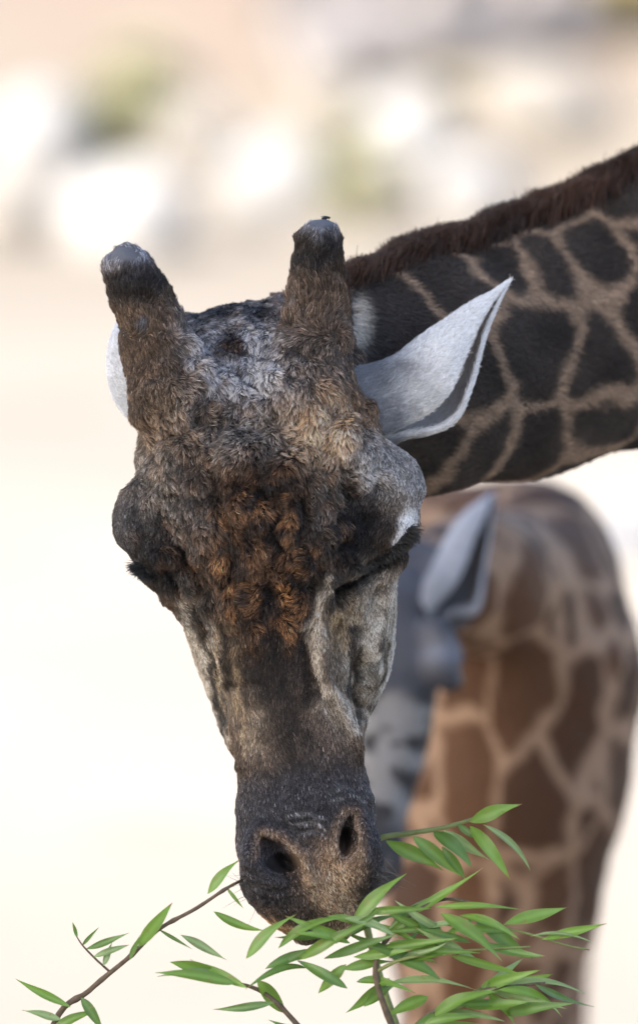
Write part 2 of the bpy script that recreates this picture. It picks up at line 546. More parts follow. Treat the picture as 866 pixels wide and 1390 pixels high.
def lump_field(x, y, z3):
    """height, offset from the tuft's middle and gingerness at a photo position on the face"""
    wx = x + 6 * vnoise(z3, 24.0, 3); wy = y + 6 * vnoise(z3, 24.0, 4)
    h = np.zeros(x.shape); ox = np.zeros(x.shape); oy = np.zeros(x.shape); gi = np.zeros(x.shape); best = np.zeros(x.shape); an = np.zeros(x.shape)
    r_ = np.random.default_rng(99)
    for (cx, cy, rx, ry, a, g) in LUMPS:
        g = max(g, 0.3)
        if cy > 670 and 285 < cx < 445:
            ry *= 1.3; rx *= 0.95
        th = r_.normal() * 0.9 + (math.pi if r_.random() < 0.3 else 0)
        dx, dy = (wx - cx) / (rx * 0.95), (wy - cy) / (ry * 0.95)
        r2 = dx * dx + dy * dy
        b = np.clip(1 - r2, 0, 1) ** 0.8
        m = b > best
        best = np.maximum(best, b)
        h = np.where(m, b * a, h); ox = np.where(m, dx, ox); oy = np.where(m, dy, oy); gi = np.where(m, g * sstep(0.3, 0.9, b), gi); an = np.where(m, th, an)
    wool = np.exp(-(((x - 348) / 185) ** 2 + ((y - 640) / 245) ** 2) ** 3)
    f1, cx, cy, rid, f2 = cells2(wx, wy, 27.0, 32.0, 17)
    b = np.clip(1 - (f1 / 0.75) ** 2, 0, 1) * wool * (1 - np.clip(best * 2.5, 0, 1))
    h = h + b * (6 + 7 * rid)
    m = best < 0.05
    ox = np.where(m, cx, ox); oy = np.where(m, cy, oy); gi = np.where(m, (rid > 0.6) * 0.35 * b, gi); an = np.where(m, (rid - 0.5) * 3.6, an)
    return h, ox, oy, gi, wool, an

GREY, DARK, BROWN = (.20, .195, .20), (.022, .02, .021), (.085, .057, .038)
GINGER, TAN, WHITE, SLATE = (.26, .125, .05), (.30, .235, .165), (.58, .57, .55), (.05, .05, .06)
PAINT = [  # coat colours of the face and painted lid shade: centre, radii, turn, colour, strength
    (345, 480, 95, 68, 0, (.37, .365, .385), .9), (330, 425, 70, 22, 0, (.10, .105, .12), .8), (318, 464, 20, 17, 0, (.035, .026, .024), .9), (300, 420, 26, 12, -20, (.05, .05, .06), .8),
    (355, 425, 14, 8, 0, (.04, .04, .048), .8), (395, 440, 12, 20, 0, (.04, .037, .04), .7),
    (195, 450, 42, 80, -15, (.15, .098, .062), .9), (430, 430, 45, 75, 0, (.135, .09, .06), .9), (182, 386, 50, 32, -15, DARK, .95), (433, 342, 46, 38, 0, (.026, .021, .019), .95),
    (168, 346, 38, 22, -8, (.20, .205, .235), .98), (437, 296, 38, 24, 0, (.20, .205, .235), .98), (195, 440, 9, 9, 0, (.10, .10, .11), .9),
    (225, 580, 50, 80, 0, (.17, .125, .09), .85), (205, 660, 50, 60, 0, (.17, .15, .13), .85), (170, 715, 40, 40, 0, (.10, .097, .10), .9), (225, 770, 72, 40, 35, (.030, .029, .032), .93),
    (258, 700, 34, 60, 0, (.11, .10, .095), .8),
    (345, 590, 80, 40, 0, (.19, .165, .145), .85), (365, 655, 80, 40, 0, (.022, .018, .018), .94), (362, 765, 76, 112, 0, (.024, .019, .018), .94),
    (445, 580, 60, 55, 0, (.36, .25, .165), .85), (490, 520, 30, 50, 0, (.12, .085, .06), .8), (415, 500, 40, 40, 0, (.13, .10, .078), .6),
    (530, 640, 62, 48, 20, (.25, .245, .245), .9), (450, 680, 34, 40, 0, (.12, .11, .10), .7), (490, 715, 40, 52, 10, (.028, .027, .03), .92), (455, 790, 34, 50, 20, (.05, .043, .038), .8),
    (549, 710, 11, 24, 20, (.8, .79, .78), 1), (515, 765, 34, 13, -42, (.02, .018, .018), .9),  # second streak paints the lid shade along the eye
    (505, 870, 45, 90, 8, (.33, .29, .235), .92), (520, 900, 9, 40, 10, (.09, .075, .06), .8), (484, 900, 10, 50, 0, (.07, .062, .056), .7), (465, 845, 22, 36, 20, (.24, .17, .10), .7), (428, 840, 11, 44, 5, (.30, .25, .19), .7),
    (275, 900, 34, 80, -12, (.30, .26, .205), .9), (258, 860, 16, 40, -20, (.14, .11, .08), .6), (290, 950, 9, 50, -10, (.05, .045, .042), .8), (268, 835, 20, 24, 0, (.06, .055, .052), .8),
    (318, 890, 13, 60, -8, (.17, .12, .075), .7), (365, 905, 46, 105, -6, (.032, .023, .019), .94), (410, 1000, 62, 46, 0, (.13, .098, .076), .85), (398, 985, 24, 90, -8, (.045, .033, .027), .85), (345, 990, 16, 40, 0, (.24, .19, .14), .7), (455, 960, 18, 40, -20, (.23, .195, .155), .7),
    (412, 1085, 115, 52, -10, SLATE, .93), (360, 1170, 64, 90, 0, SLATE, .9), (510, 1170, 30, 90, 0, SLATE, .9), (430, 1120, 45, 24, 0, (.028, .027, .031), .9),
    (420, 1160, 30, 28, 0, (.06, .05, .048), .6), (456, 1208, 42, 60, -10, (.29, .195, .13), .97), (410, 1172, 14, 26, -30, (.20, .135, .085), .8), (365, 1252, 42, 13, 20, (.30, .17, .08), .8), (425, 1255, 30, 30, 0, (.05, .045, .045), .7), (500, 1215, 22, 34, 0, (.03, .03, .034), .8),
]
RIMS = [([(347, 1160), (348, 1140), (358, 1127), (385, 1138), (412, 1164), (418, 1185)], 7), ([(455, 1155), (457, 1120), (468, 1098), (482, 1100), (491, 1130), (490, 1160)], 6)]

LINES = [  # pale ridges, dark furrows and painted cheek rim light of the lower face
    ([(433, 850), (430, 900), (438, 935)], 7, (.50, .44, .36)), ([(317, 880), (322, 960), (331, 1020)], 6, (.33, .24, .15)), ([(447, 780), (433, 830)], 6, (.44, .36, .26)),
    ([(541, 785), (536, 880), (521, 930), (496, 978)], 6, (.58, .54, .47)), ([(507, 815), (500, 850), (511, 905)], 8, (.50, .46, .39)), ([(462, 945), (482, 992)], 7, (.42, .38, .33)),  # first line paints the rim light down the right cheek
    ([(243, 820), (264, 880), (284, 950), (304, 1005)], 6, (.38, .33, .27)), ([(290, 850), (302, 935)], 5, (.34, .23, .13)), ([(452, 830), (470, 880)], 6, (.36, .24, .13)),  # first line paints the rim light down the left cheek
    ([(300, 835), (310, 880), (313, 935)], 6, (.03, .025, .022)), ([(477, 855), (478, 930), (489, 978)], 6, (.045, .038, .034)), ([(528, 865), (516, 925), (501, 960)], 6, (.09, .072, .055)),
    ([(408, 840), (416, 900), (424, 950)], 6, (.03, .024, .021)), ([(274, 860), (288, 920), (300, 990)], 6, (.05, .044, .04)), ([(520, 825), (517, 880)], 4, (.11, .095, .08)),
    ([(395, 1112), (418, 1106), (440, 1112)], 3, (.17, .165, .17)), ([(400, 1124), (424, 1118), (444, 1126)], 3, (.19, .18, .18)), ([(406, 1137), (426, 1131), (444, 1138)], 3, (.15, .145, .15)),
    ([(446, 1084), (474, 1076), (498, 1086)], 3, (.13, .13, .14)), ([(448, 1072), (476, 1064), (498, 1072)], 3, (.12, .12, .13)),
]
def face_colour(x, y, z3, seed=40):
    wx = x + 9 * vnoise(z3, 22.0, seed) + 4 * vnoise(z3, 8.0, seed + 1); wy = y + 9 * vnoise(z3, 22.0, seed + 2) + 4 * vnoise(z3, 8.0, seed + 3)
    c = np.tile(np.array(BROWN), (len(x), 1)) * 1.3
    for (cx, cy, rx, ry, an, rgb, al) in PAINT:
        ca, sa = math.cos(R(an)), math.sin(R(an))
        dx, dy = wx - cx, wy - cy
        u = (dx * ca + dy * sa) / rx; v = (-dx * sa + dy * ca) / ry
        r2 = u * u + v * v
        a = (al * np.exp(-(r2 * 0.9) ** 1.6))[:, None]
        c = c + (np.array(rgb) - c) * a
    for line, wd in RIMS:
        a = np.exp(-(poly_dist(x, y, line) / wd) ** 2)[:, None] * 0.6
        c = c + (np.array((.24, .165, .11)) - c) * a
    for line, wd, rgb in LINES:
        a = np.exp(-(poly_dist(wx, wy, line) / wd) ** 2)[:, None] * (0.5 if rgb[0] > .28 else 0.8)
        c = c + (np.array(rgb) - c) * a
    # small dark flecks on the crown
    f1, _, _, rid, _ = cells2(wx, wy, 19.0, 17.0, 77)
    a = (np.clip(1.25 - f1 / 0.42, 0, 1) * (rid > 0.45) * np.exp(-(((x - 345) / 80) ** 2 + ((y - 490) / 75) ** 2) ** 2))[:, None] * 0.75
    c = c + (np.array((.05, .045, .047)) - c) * a
    lum = c.mean(1, keepdims=True)
    return c * (0.5 + 0.75 * sstep(0.02, 0.24, lum))

NECK_SEEDS = [(521, 429), (603, 384), (656, 346), (727, 352), (788, 330), (704, 468), (798, 488), (858, 430), (803, 566), (697, 606), (626, 612), (566, 598), (778, 622), (838, 262), (905, 330), (920, 520), (590, 520), (735, 275), (650, 285), (880, 590), (760, 425)]
def neck_colour(P):
    """dark patches parted by paler lines: seeds where the photograph shows patches, chance ones elsewhere"""
    cs = np.array([p for p, _ in NECK]); rs = np.array([r for _, r in NECK])
    seeds = []
    for sx, sy in NECK_SEEDS[:-1]:
        dc = np.interp(sx, [405, 560, 700, 866, 1200], [250, 410, 530, 630, 760])
        cy = np.interp(sx, [405, 560, 700, 866, 1200], [520, 508, 478, 420, 300]); r = np.interp(sx, [405, 560, 700, 866, 1200], [118, 158, 168, 182, 225])
        e = np.clip(abs(sy - cy) / (r * 1.05), 0, 0.97)
        seeds.append(I(sx, sy, dc - 0.68 * r * math.sqrt(1 - e * e)))
    r2 = np.random.default_rng(5)
    for t in np.arange(0, 6, 0.16):
        i = min(int(t), 5); f = t - i
        c = cs[i] + (cs[i + 1] - cs[i]) * f; r = rs[i] + (rs[i + 1] - rs[i]) * f
        for k in range(9):
            a = k * 0.7 + r2.uniform(-.25, .25) + (t * 3)
            q = c + np.array([r2.uniform(-30, 30), -0.68 * r * math.cos(a), r * math.sin(a)])
            if (q[1] > c[1] + (0.25 if q[0] < 250 else 0.0) * r or t > 3.1) and min(np.linalg.norm(q - s) for s in seeds) > 85:
                seeds.append(q)
    for _ in range(500):
        q = W2L(np.array([r2.uniform(1.7, 3.9), r2.uniform(8.3, 9.4), r2.uniform(0.2, 2.9)]))
        if min(np.linalg.norm(q - s) for s in seeds) > 190:
            seeds.append(q)
    seeds = np.array(seeds)
    Q = P + np.stack([vnoise(P, 60.0, s) * 22 + vnoise(P, 20.0, s + 5) * 7 for s in (61, 62, 63)], -1)
    out = np.zeros((len(P), 3))
    for a in range(0, len(P), 20000):
        D = np.linalg.norm(Q[a:a + 20000, None] - seeds[None], axis=-1)
        o = np.sort(np.partition(D, 1, axis=1)[:, :2], axis=1)
        gap = o[:, 1] - o[:, 0]
        t = sstep(5, 25, gap)[:, None]
        dark = (np.array((.033, .026, .022)) * (1 + 0.5 * vnoise(P[a:a + 20000], 50.0, 77))[:, None]); line = np.array((.24, .17, .12))
        out[a:a + 20000] = line + (dark - line) * t
    return out

def build_giraffe():
    def axis(*runs):
        a = [runs[0][0]]
        for lo, hi, st in runs:
            n = max(2, int(round((hi - lo) / st)) + 1)
            a += list(np.linspace(lo, hi, n)[1:])
        return np.array(a)
    g = W2L(np.array([[2.0, 8.6, 0.0], [3.6, 9.2, 0.0]]))
    xs = axis((-350, 210, 4), (210, 560, 6.5), (560, 900, 16), (900, 5400, 36))
    ys = axis((-130, 200, 4), (200, 420, 8), (420, 1600, 26))
    zs = axis((g[:, 2].min() - 60, -680, 36), (-680, 440, 4), (440, 1500, 26))
    f = Field(xs, ys, zs)
    # neck, then trunk and legs standing to the right of the picture
    f.chain(NECK, 30, sy=0.68)
    wl = lambda *q: W2L(np.array(q))
    f.cone(wl(1.95, 8.75, 2.30), wl(2.45, 8.80, 2.25), 480, 560, 120, sy=0.72)
    f.cone(wl(2.45, 8.80, 2.25), wl(3.30, 8.95, 2.10), 560, 500, 120, sy=0.78)
    f.cone(wl(3.30, 8.95, 2.10), wl(3.55, 9.0, 2.02), 470, 400, 120, sy=0.75)
    for (x, y, dx) in ((2.12, 8.55, 0), (2.2, 9.02, .12), (3.42, 8.74, .05), (3.5, 9.2, -.1)):
        hind = x > 3
        kx = x + dx * .5 + (0.09 if hind else -0.02)
        f.cone(wl(x, y, 1.95), wl(x - (.06 if hind else 0), y, 1.40), 250, 130, 90)
        f.cone(wl(x - (.06 if hind else 0), y, 1.40), wl(kx, y, 0.82), 130, 82, 30)
        f.cone(wl(kx, y, 0.82), wl(x + dx, y, 0.20), 84, 66, 25)
        f.cone(wl(x + dx, y, 0.20), wl(x + dx - .05, y, 0.075), 70, 96, 25)
    # cranium and nose
    f.loft(HEAD, [(-300, 84, 0, 165, 110), (-262, 122, 0, 100, 135), (-205, 153, 0, 50, 150), (-130, 166, 1, 12, 155), (-60, 172, 0, -8, 155), (0, 156, -5, -14, 155),
                  (60, 134, -5, -14, 140), (120, 110, -5, -8, 125), (180, 94, -5, -4, 112), (240, 84, -5, -1, 100), (300, 82, -6, 0, 92), (350, 85, -7, 0, 86), (410, 94, -9, -2, 82),
                  (465, 94, -13, 0, 78), (508, 90, -14, 12, 70), (540, 76, -12, 30, 58), (566, 54, -10, 50, 40), (582, 26, -9, 66, 22)], 2.35, 26)
    # cheeks and lower jaw
    f.loft(HEAD, [(-80, 110, 0, 130, 105), (0, 146, 4, 100, 130), (60, 152, 8, 82, 138), (120, 148, 9, 74, 140), (180, 138, 9, 74, 136), (240, 122, 5, 78, 126), (285, 102, -4, 84, 112),
                  (330, 84, -7, 84, 98), (400, 80, -8, 76, 86), (480, 78, -10, 70, 80), (540, 62, -10, 84, 58), (585, 36, -10, 104, 30)], 2.3, 24)
    for s in (-1, 1):
        f.cone(hd(s * 96, 22, -72), hd(s * 158, 72, -22), 44, 48, 30)           # brow
        f.ellipsoid(hd(s * 166, 88, -6), (HB, HN, HA), (46, 62, 46), 22)         # socket
        f.ellipsoid(hd(s * 150, 86, 42), (HB, HN, HA), (38, 52, 34), 18)         # upper lid
        f.cone(hd(s * 112 + 8, 88, 90), hd(s * 98 + 8, 84, 190), 27, 27, 24)     # cheek bone
        f.cone(hd(s * 146, 96, 56), hd(s * 112 + 8, 88, 128), 34, 28, 24)        # lower lid
        f.cone(hd(s * 60 - 8, 18, 470), hd(s * 64 - 9, 34, 505), 36, 30, 22)             # nostril flare
    f.ellipsoid(hd(-14, 2, -4), (HB, HN, HA), (84, 44, 92), 40)                  # bump on the forehead
    # horns
    lh = [(I(238, 545, 62), 62), (I(214, 470, 92), 46), (I(192, 408, 112), 36), (I(175, 364, 126), 35)]
    rh = [(I(422, 545, 62), 62), (I(426, 465, 92), 46), (I(431, 395, 112), 33.5), (I(434, 330, 128), 32)]
    f.chain(lh, 22); f.chain(rh, 22)
    # nostrils
    for c, ax, rr in ((I(373, 1159, -46), (50, 0, -54), (46, 25, 30)), (I(386, 1171, -30), (50, 0, -52), (19, 9, 38)), (I(474, 1130, -50), (-6, 0, -40), (40, 18, 30)), (I(468, 1143, -34), (-8, 0, -40), (18, 7, 38))):
        a = unit(np.array(ax, float)); b = unit(np.cross(a, (0, 1, 0))); cc = np.array((0, 1.0, 0))
        f.ellipsoid(c, (a, b, cc), rr, 7, sub=True)
    P, F = f.mesh()
    P = relax(P, F, 1, 0.4)
    nrm = normals(P, F)
    x, y = px_of(P)
    hu = (P - HO) @ HB; hv = (P - HO) @ HA; hw = (P - HO) @ HN
    behind = (P[:, 1] > 188) & (hv < 30) & (hu > 105) & ~((x < 478) & (y < 470))
    head = (x < 620) & (hw < 330) & (hv < 640) & (y > 280) & ~behind & (hu < 245)
    face = sstep(0.05, 0.45, -nrm[:, 1]) * head
    h, *_ = lump_field(x, y, P)
    disp = 1.4 * h * sstep(910, 850, y) * sstep(150, 170, x)
    for line, wd, am in STROKES:
        am = am * (1.5 if line[0][1] < 1060 else 1.0)
        disp = disp + am * np.exp(-(poly_dist(x, y, line) / wd) ** 2)
    horn = sstep(470, 430, y)
    disp = disp * face * (1 - horn) + head * (1.6 * fbm(P, 14.0, 88, 2) + 2.0 * fbm(P, 40.0, 91, 2)) + head * horn * 3.0 * fbm(P, 18.0, 95, 2)
    P = P + nrm * disp[:, None]
    P = relax(P, F, 1, 0.25)
    nrm = normals(P, F)
    # colours: face, neck patches behind
    c = np.zeros((len(P), 3))
    hm = head
    c[hm] = face_colour(x[hm], y[hm], P[hm])
    nm = ~hm
    c[nm] = neck_colour(P[nm])
    c[nm] += (np.array((.45, .40, .34)) - c[nm]) * np.exp(-(((x[nm] - 482) / 17) ** 2 + ((y[nm] - 436) / 34) ** 2) ** 2)[:, None] * 0.9
    root = empty('giraffe', (2.7, 8.85, 0.0))
    skin = c * np.where(head, 0.45, 0.85)[:, None]
    body = add('body', new_mesh('giraffe_body', L2W(P), F, skin), COAT, root)
    tag(root, 'big dark-patched giraffe with two knobbed horns, head lowered to eat green leaves', 'giraffe')
    return root, body, P, F, nrm, c, head

GIR, GBODY, GP, GF, GN, GC, GHEAD = build_giraffe()

def down_flow(P, n):
    d = np.tile(HA, (len(P), 1))
    return d - n * (d * n).sum(-1, keepdims=True)

def fur_head():
    x, y = px_of(GP)
    vis = sstep(-0.45, 0.0, -GN[:, 1])
    dens = GHEAD * (0.12 + 0.88 * vis) * np.where(y > 860, 1.25, 1.0)
    T, wt = sample(GP, GF, dens.astype(float), 430000)
    p = (GP[T] * wt[..., None]).sum(1); n = unit((GN[T] * wt[..., None]).sum(1))
    x, y = px_of(p)
    keep = np.ones(len(p), bool)
    # bald inside of the nostrils and horn caps stay almost bare
    for c, a, b in (((384, 1170), 24, 15), ((469, 1141), 10, 22)):
        keep &= ((x - c[0]) / a) ** 2 + ((y - c[1]) / b) ** 2 > 1
    cap = np.exp(-(((x - 168) / 30) ** 2 + ((y - 346) / 17) ** 2) ** 2) + np.exp(-(((x - 438) / 26) ** 2 + ((y - 303) / 13) ** 2) ** 2)
    keep &= rng.random(len(p)) > cap * 1.1
    p, n, x, y = p[keep], n[keep], x[keep], y[keep]
    h, ox, oy, gi, wool, an = lump_field(x, y, p)
    lump = np.clip(h / 12, 0, 1.3)
    horn = sstep(480, 420, y)
    horn = np.where((x > 250) & (x < 375), 0, horn)
    length = 6.5 + 2.2 * wool + 4.0 * lump + 3.5 * horn * sstep(330, 380, y)
    length = np.where(y > 900, 7.5 - 2.0 * sstep(980, 1080, y), length)
    cheek = np.exp(-(((x - 510) / 42) ** 2 + ((y - 880) / 95) ** 2) ** 2) + np.exp(-(((x - 265) / 40) ** 2 + ((y - 900) / 90) ** 2) ** 2)
    length = length * (1 - 0.35 * np.clip(cheek, 0, 1))
    brow = np.exp(-(((x - 530) / 60) ** 2 + ((y - 660) / 55) ** 2) ** 2) + np.exp(-(((x - 180) / 45) ** 2 + ((y - 720) / 55) ** 2) ** 2)
    length = length * (1 - 0.35 * np.clip(brow, 0, 1)) * rng.uniform(0.65, 1.3, len(p))
    k = 1.0
    out = np.stack([ox, 0 * ox, -oy], -1) * 0.2 + np.stack([np.sin(an), 0 * an, -np.cos(an)], -1) * 0.8
    d = down_flow(p, n)
    sw = np.stack([vnoise(p, 46.0, 301), 0 * ox, vnoise(p, 46.0, 302)], -1) + 0.6 * np.stack([vnoise(p, 15.0, 303), 0 * ox, vnoise(p, 15.0, 304)], -1)
    hornup = np.array([0.1, 0.2, 1.0])
    d = d * (0.75 - 1.25 * horn[:, None]) + out * (0.9 * np.clip(lump * 1.4, 0, 1) * (y < 900))[:, None] + sw * (0.3 + 0.3 * wool + 0.3 * horn)[:, None] + hornup * (0.3 * horn)[:, None]
    lift = np.clip(0.22 + 0.16 * wool + 0.16 * lump + 0.06 * horn, 0, 0.6) + rng.normal(size=len(p)) * 0.05
    lift = np.where(y > 900, 0.14, lift)
    c = face_colour(x, y, p)
    slate_ = sstep(1000, 1060, y)
    rope = np.exp(-(((x - 360) / 85) ** 2 + ((y - 750) / 120) ** 2) ** 2) * np.clip(vnoise(p * np.array([1.6, 1, .7]), 20.0, 471) * 1.2, 0, .6)
    gn = np.clip(np.maximum(gi * 0.95, rope), 0, 1)[:, None]
    patch = (vnoise(p, 12.0, 411) * 0.5 + 0.5)[:, None]
    c = c * np.exp(0.5 * fbm(p, 15.0, 433, 2) * (1 - 0.5 * slate_))[:, None]
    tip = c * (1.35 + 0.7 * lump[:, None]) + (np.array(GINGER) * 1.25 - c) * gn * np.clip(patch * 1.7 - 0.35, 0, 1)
    slate = sstep(1030, 1070, y)
    v = np.exp(rng.normal(size=(len(p), 1)) * (0.5 + 0.25 * slate[:, None]))
    white = (rng.random(len(p)) < 0.12)[:, None]
    tip = np.where(white, tip * 2.3 + 0.015, tip) * v
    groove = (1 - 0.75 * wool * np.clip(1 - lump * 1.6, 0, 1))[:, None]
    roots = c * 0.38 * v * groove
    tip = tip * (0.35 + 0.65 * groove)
    cl = clumps(p, 12)
    amt = np.clip(0.18 + 0.55 * wool + 0.25 * lump + 0.3 * horn, 0, 0.8) * (y < 900) * rng.uniform(0.6, 1.0, len(p))
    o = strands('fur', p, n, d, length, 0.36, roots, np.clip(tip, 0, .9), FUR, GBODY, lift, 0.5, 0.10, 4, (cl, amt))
    tag(o, kind='stuff')
fur_head()

def fur_neck():
    x, y = px_of(GP)
    vis = sstep(-0.3, 0.1, -GN[:, 1])
    dens = (~GHEAD) * (GP[:, 0] < 620) * (0.15 + 0.85 * vis)
    T, wt = sample(GP, GF, dens.astype(float), 110000)
    p = (GP[T] * wt[..., None]).sum(1); n = unit((GN[T] * wt[..., None]).sum(1)); c = (GC[T] * wt[..., None]).sum(1)
    d = np.tile(np.array([0.95, 0.1, -0.25]), (len(p), 1)) + 0.25 * rng.normal(size=(len(p), 3))
    v = np.exp(rng.normal(size=(len(p), 1)) * 0.25)
    o = strands('neck_fur', p, n, d, 13 * rng.uniform(.7, 1.2, len(p)), 0.7, c * v * 0.9, c * v * 1.25, FUR, GBODY, 0.2, 0.4, 0.08, 3)
    tag(o, kind='stuff')
    # mane: stiff hair standing along the crest of the neck
    cs = np.array([q for q, _ in NECK[:5]]); rs = np.array([r for _, r in NECK[:5]])
    M = 60000
    t = rng.uniform(0.12, 3.75, M) ** 1.0
    i = t.astype(int); f = (t - i)[:, None]
    c0 = cs[i] + (cs[i + 1] - cs[i]) * f; r = (rs[i] + (rs[i + 1] - rs[i]) * f[:, 0])
    ax = unit(cs[i + 1] - cs[i]); up = unit(np.array([0, -0.08, 1.0]) - ax * ax[:, 2:3]); sd = np.cross(ax, up)
    ang = rng.normal(size=M) * 0.11
    p = c0 + up * (r * np.cos(ang))[:, None] * 0.985 + sd * (r * 0.68 * np.sin(ang))[:, None]
    lean = 0.25 * ax + 0.35 * rng.normal(size=(M, 1)) * sd
    hgt = (26 + 12 * sstep(0.1, 1.2, t)) * rng.uniform(0.7, 1.15, M) * (1 + 0.18 * vnoise(p, 26.0, 511)) + (rng.random(M) < 0.0015) * 20
    v = np.exp(rng.normal(size=(M, 1)) * 0.3)
    band = (vnoise(p, 90.0, 512) * 0.5 + 0.5)[:, None]
    cr = np.array((.020, .013, .011)) + (np.array((.060, .032, .022)) - np.array((.020, .013, .011))) * band
    o = strands('mane', p, up, ax + 0.5 * rng.normal(size=(M, 3)), hgt, 0.8, cr * v, cr * v * 1.3, FUR, GIR, 0.78 + 0.05 * rng.normal(size=M), 0.16, 0.1, 5, (clumps(p, 40), np.full(M, 0.35)))
    tag(o, kind='stuff')
fur_neck()

# ------------------------------------------------------------------ ears, eyes, lashes
def surf(px, py, rad=7):
    x, y = px_of(GP)
    m = np.where(GHEAD & (np.hypot(x - px, y - py) < rad))[0]
    i = m[np.argmin(GP[m, 1])] if len(m) else np.argmin(np.hypot(x - px, y - py) + 1e3 * ~GHEAD)
    return GP[i], GN[i]

def ear_mesh(name, stations, near, far, colour_out, colour_in, mat, parent, thick=5.0, fur=None):
    """a rolled, leaf-shaped ear: sections (centre, half axis to the front, half axis to the lower edge), open between two angles"""
    st = np.array(stations, float).reshape(len(stations), 3, 3)
    ts = np.linspace(0, 1, len(st)); nt_, na = 40, 44
    T = np.linspace(0, 1, nt_)
    C = np.stack([np.stack([cinterp(T, ts, st[:, j, i]) for i in range(3)], -1) for j in range(3)], 1)
    nr = np.interp(T, ts, near); fr = np.interp(T, ts, far)
    A = np.linspace(0, 1, na)
    ang = np.radians(fr[:, None] + (nr[:, None] + 360 - fr[:, None]) * A[None])
    sc = lambda r: C[:, None, 0] + r * (C[:, None, 1] * np.cos(ang)[..., None] + C[:, None, 2] * np.sin(ang)[..., None])
    O = sc(1.0)
    rad = np.maximum(np.linalg.norm(C[:, 2], axis=-1), np.linalg.norm(C[:, 1], axis=-1))
    In = sc(np.clip(1 - thick / np.maximum(rad, thick * 1.6), 0.35, 1)[:, None, None])
    wob = 1.6 * vnoise(O, 26.0, 700)[..., None] * unit(O - C[:, None, 0])
    O = O + wob; In = In + wob
    P = np.concatenate([O.reshape(-1, 3), In.reshape(-1, 3)])
    ofs = nt_ * na
    F = []
    for i in range(nt_ - 1):
        for j in range(na - 1):
            a = i * na + j
            F.append((a, a + na, a + na + 1, a + 1)); F.append((ofs + a, ofs + a + 1, ofs + a + na + 1, ofs + a + na))
        a, b = i * na, i * na + na - 1
        F.append((a, ofs + a, ofs + a + na, a + na)); F.append((b, b + na, ofs + b + na, ofs + b))
    e = (nt_ - 1) * na
    for j in range(na - 1):
        F.append((e + j, ofs + e + j, ofs + e + j + 1, e + j + 1))
    F = np.array(F)
    nn = normals(P, F)
    if ((nn[:ofs] * (O - C[:, None, 0]).reshape(-1, 3)).sum() < 0):
        F = F[:, ::-1].copy(); nn = -nn
    tt = np.repeat(T, na)
    co = np.array(colour_out[0]) + (np.array(colour_out[1]) - np.array(colour_out[0])) * sstep(0.12, 0.5, tt + 0.10 * vnoise(O.reshape(-1, 3), 18.0, 33))[:, None]
    ci = np.tile(np.array(colour_in), (ofs, 1))
    cc = np.concatenate([co, ci])
    o = add(name, new_mesh(name, L2W(P), F, cc), mat, parent)
    if fur:
        dn = np.concatenate([np.ones(ofs), np.full(ofs, 0.35)])
        Tt, wt = sample(P, F, dn, fur)
        p = (P[Tt] * wt[..., None]).sum(1); n = unit((nn[Tt] * wt[..., None]).sum(1)); c = (cc[Tt] * wt[..., None]).sum(1)
        axis = C[-1, 0] - C[0, 0]
        d = np.tile(unit(axis), (len(p), 1)) + 0.3 * rng.normal(size=(len(p), 3))
        v = np.exp(rng.normal(size=(len(p), 1)) * 0.15)
        f = strands('ear_fur', p, n, d, 8 * rng.uniform(.6, 1.3, len(p)), 0.4, c * v * 0.95, np.clip(c * v * 1.1, 0, .9), FUR, o, 0.18, 0.5, 0.08, 3)
        tag(f, kind='stuff')
    return o

def ear_stations(upper, lower, depth, bulge):
    out = []
    for (ux, uy), (lx, ly), d, b in zip(upper, lower, depth, bulge):
        U, Lw = I(ux, uy, d), I(lx, ly, d)
        out.append(((U + Lw) / 2, np.array([0, -b, 0.0]), (Lw - U) / 2))
    return out
EARW = [(.16, .16, .17), (.68, .67, .66)]
er = ear_mesh('ear', ear_stations([(448, 498), (498, 496), (534, 482), (562, 462), (592, 441), (624, 420), (652, 403), (674, 390), (691, 379)],
                                  [(476, 596), (524, 604), (556, 594), (590, 588), (624, 566), (645, 512), (660, 456), (677, 412), (692, 383)],
                                  [110, 140, 160, 174, 184, 194, 204, 214, 225], [36, 42, 48, 58, 58, 44, 28, 14, 3]),
              [46, 46, 44, 34, 22, 8, 0, -4, -4], [52, 56, 64, 72, 68, 56, 44, 34, 24], EARW, (.62, .58, .55), COAT, GIR, 7.0, fur=26000)
ls = []
for (cx, cy, d, hx, hz) in ((222, 545, 150, 26, 40), (196, 525, 185, 30, 56), (180, 500, 225, 34, 64), (174, 482, 270, 27, 52), (168, 462, 310, 14, 28), (164, 448, 345, 2, 3)):
    ls.append((I(cx, cy, d), np.array([hx, 8.0, 0]), np.array([0, 0, -hz])))
ear_mesh('ear', ls, [20, 16, 10, 4, 2, 0], [50, 60, 70, 80, 80, 80], [(.42, .43, .45), (.6, .61, .64)], (.5, .48, .46), COAT, GIR, fur=9000)

def ball(name, c, r, mat, parent, seg=20):
    P, F = [], []
    for i in range(seg + 1):
        for j in range(seg):
            th, ph = math.pi * i / seg, 2 * math.pi * j / seg
            P.append(c + r * np.array([math.sin(th) * math.cos(ph), math.sin(th) * math.sin(ph), math.cos(th)]))
    for i in range(seg):
        for j in range(seg):
            F.append((i * seg + j, (i + 1) * seg + j, (i + 1) * seg + (j + 1) % seg, i * seg + (j + 1) % seg))
    return add(name, new_mesh(name, L2W(np.array(P)), np.array(F)), mat, parent)
for s in (-1, 1):
    ball('eye', hd(s * 140 + 3, 98, 60), 34, EYE, GIR)

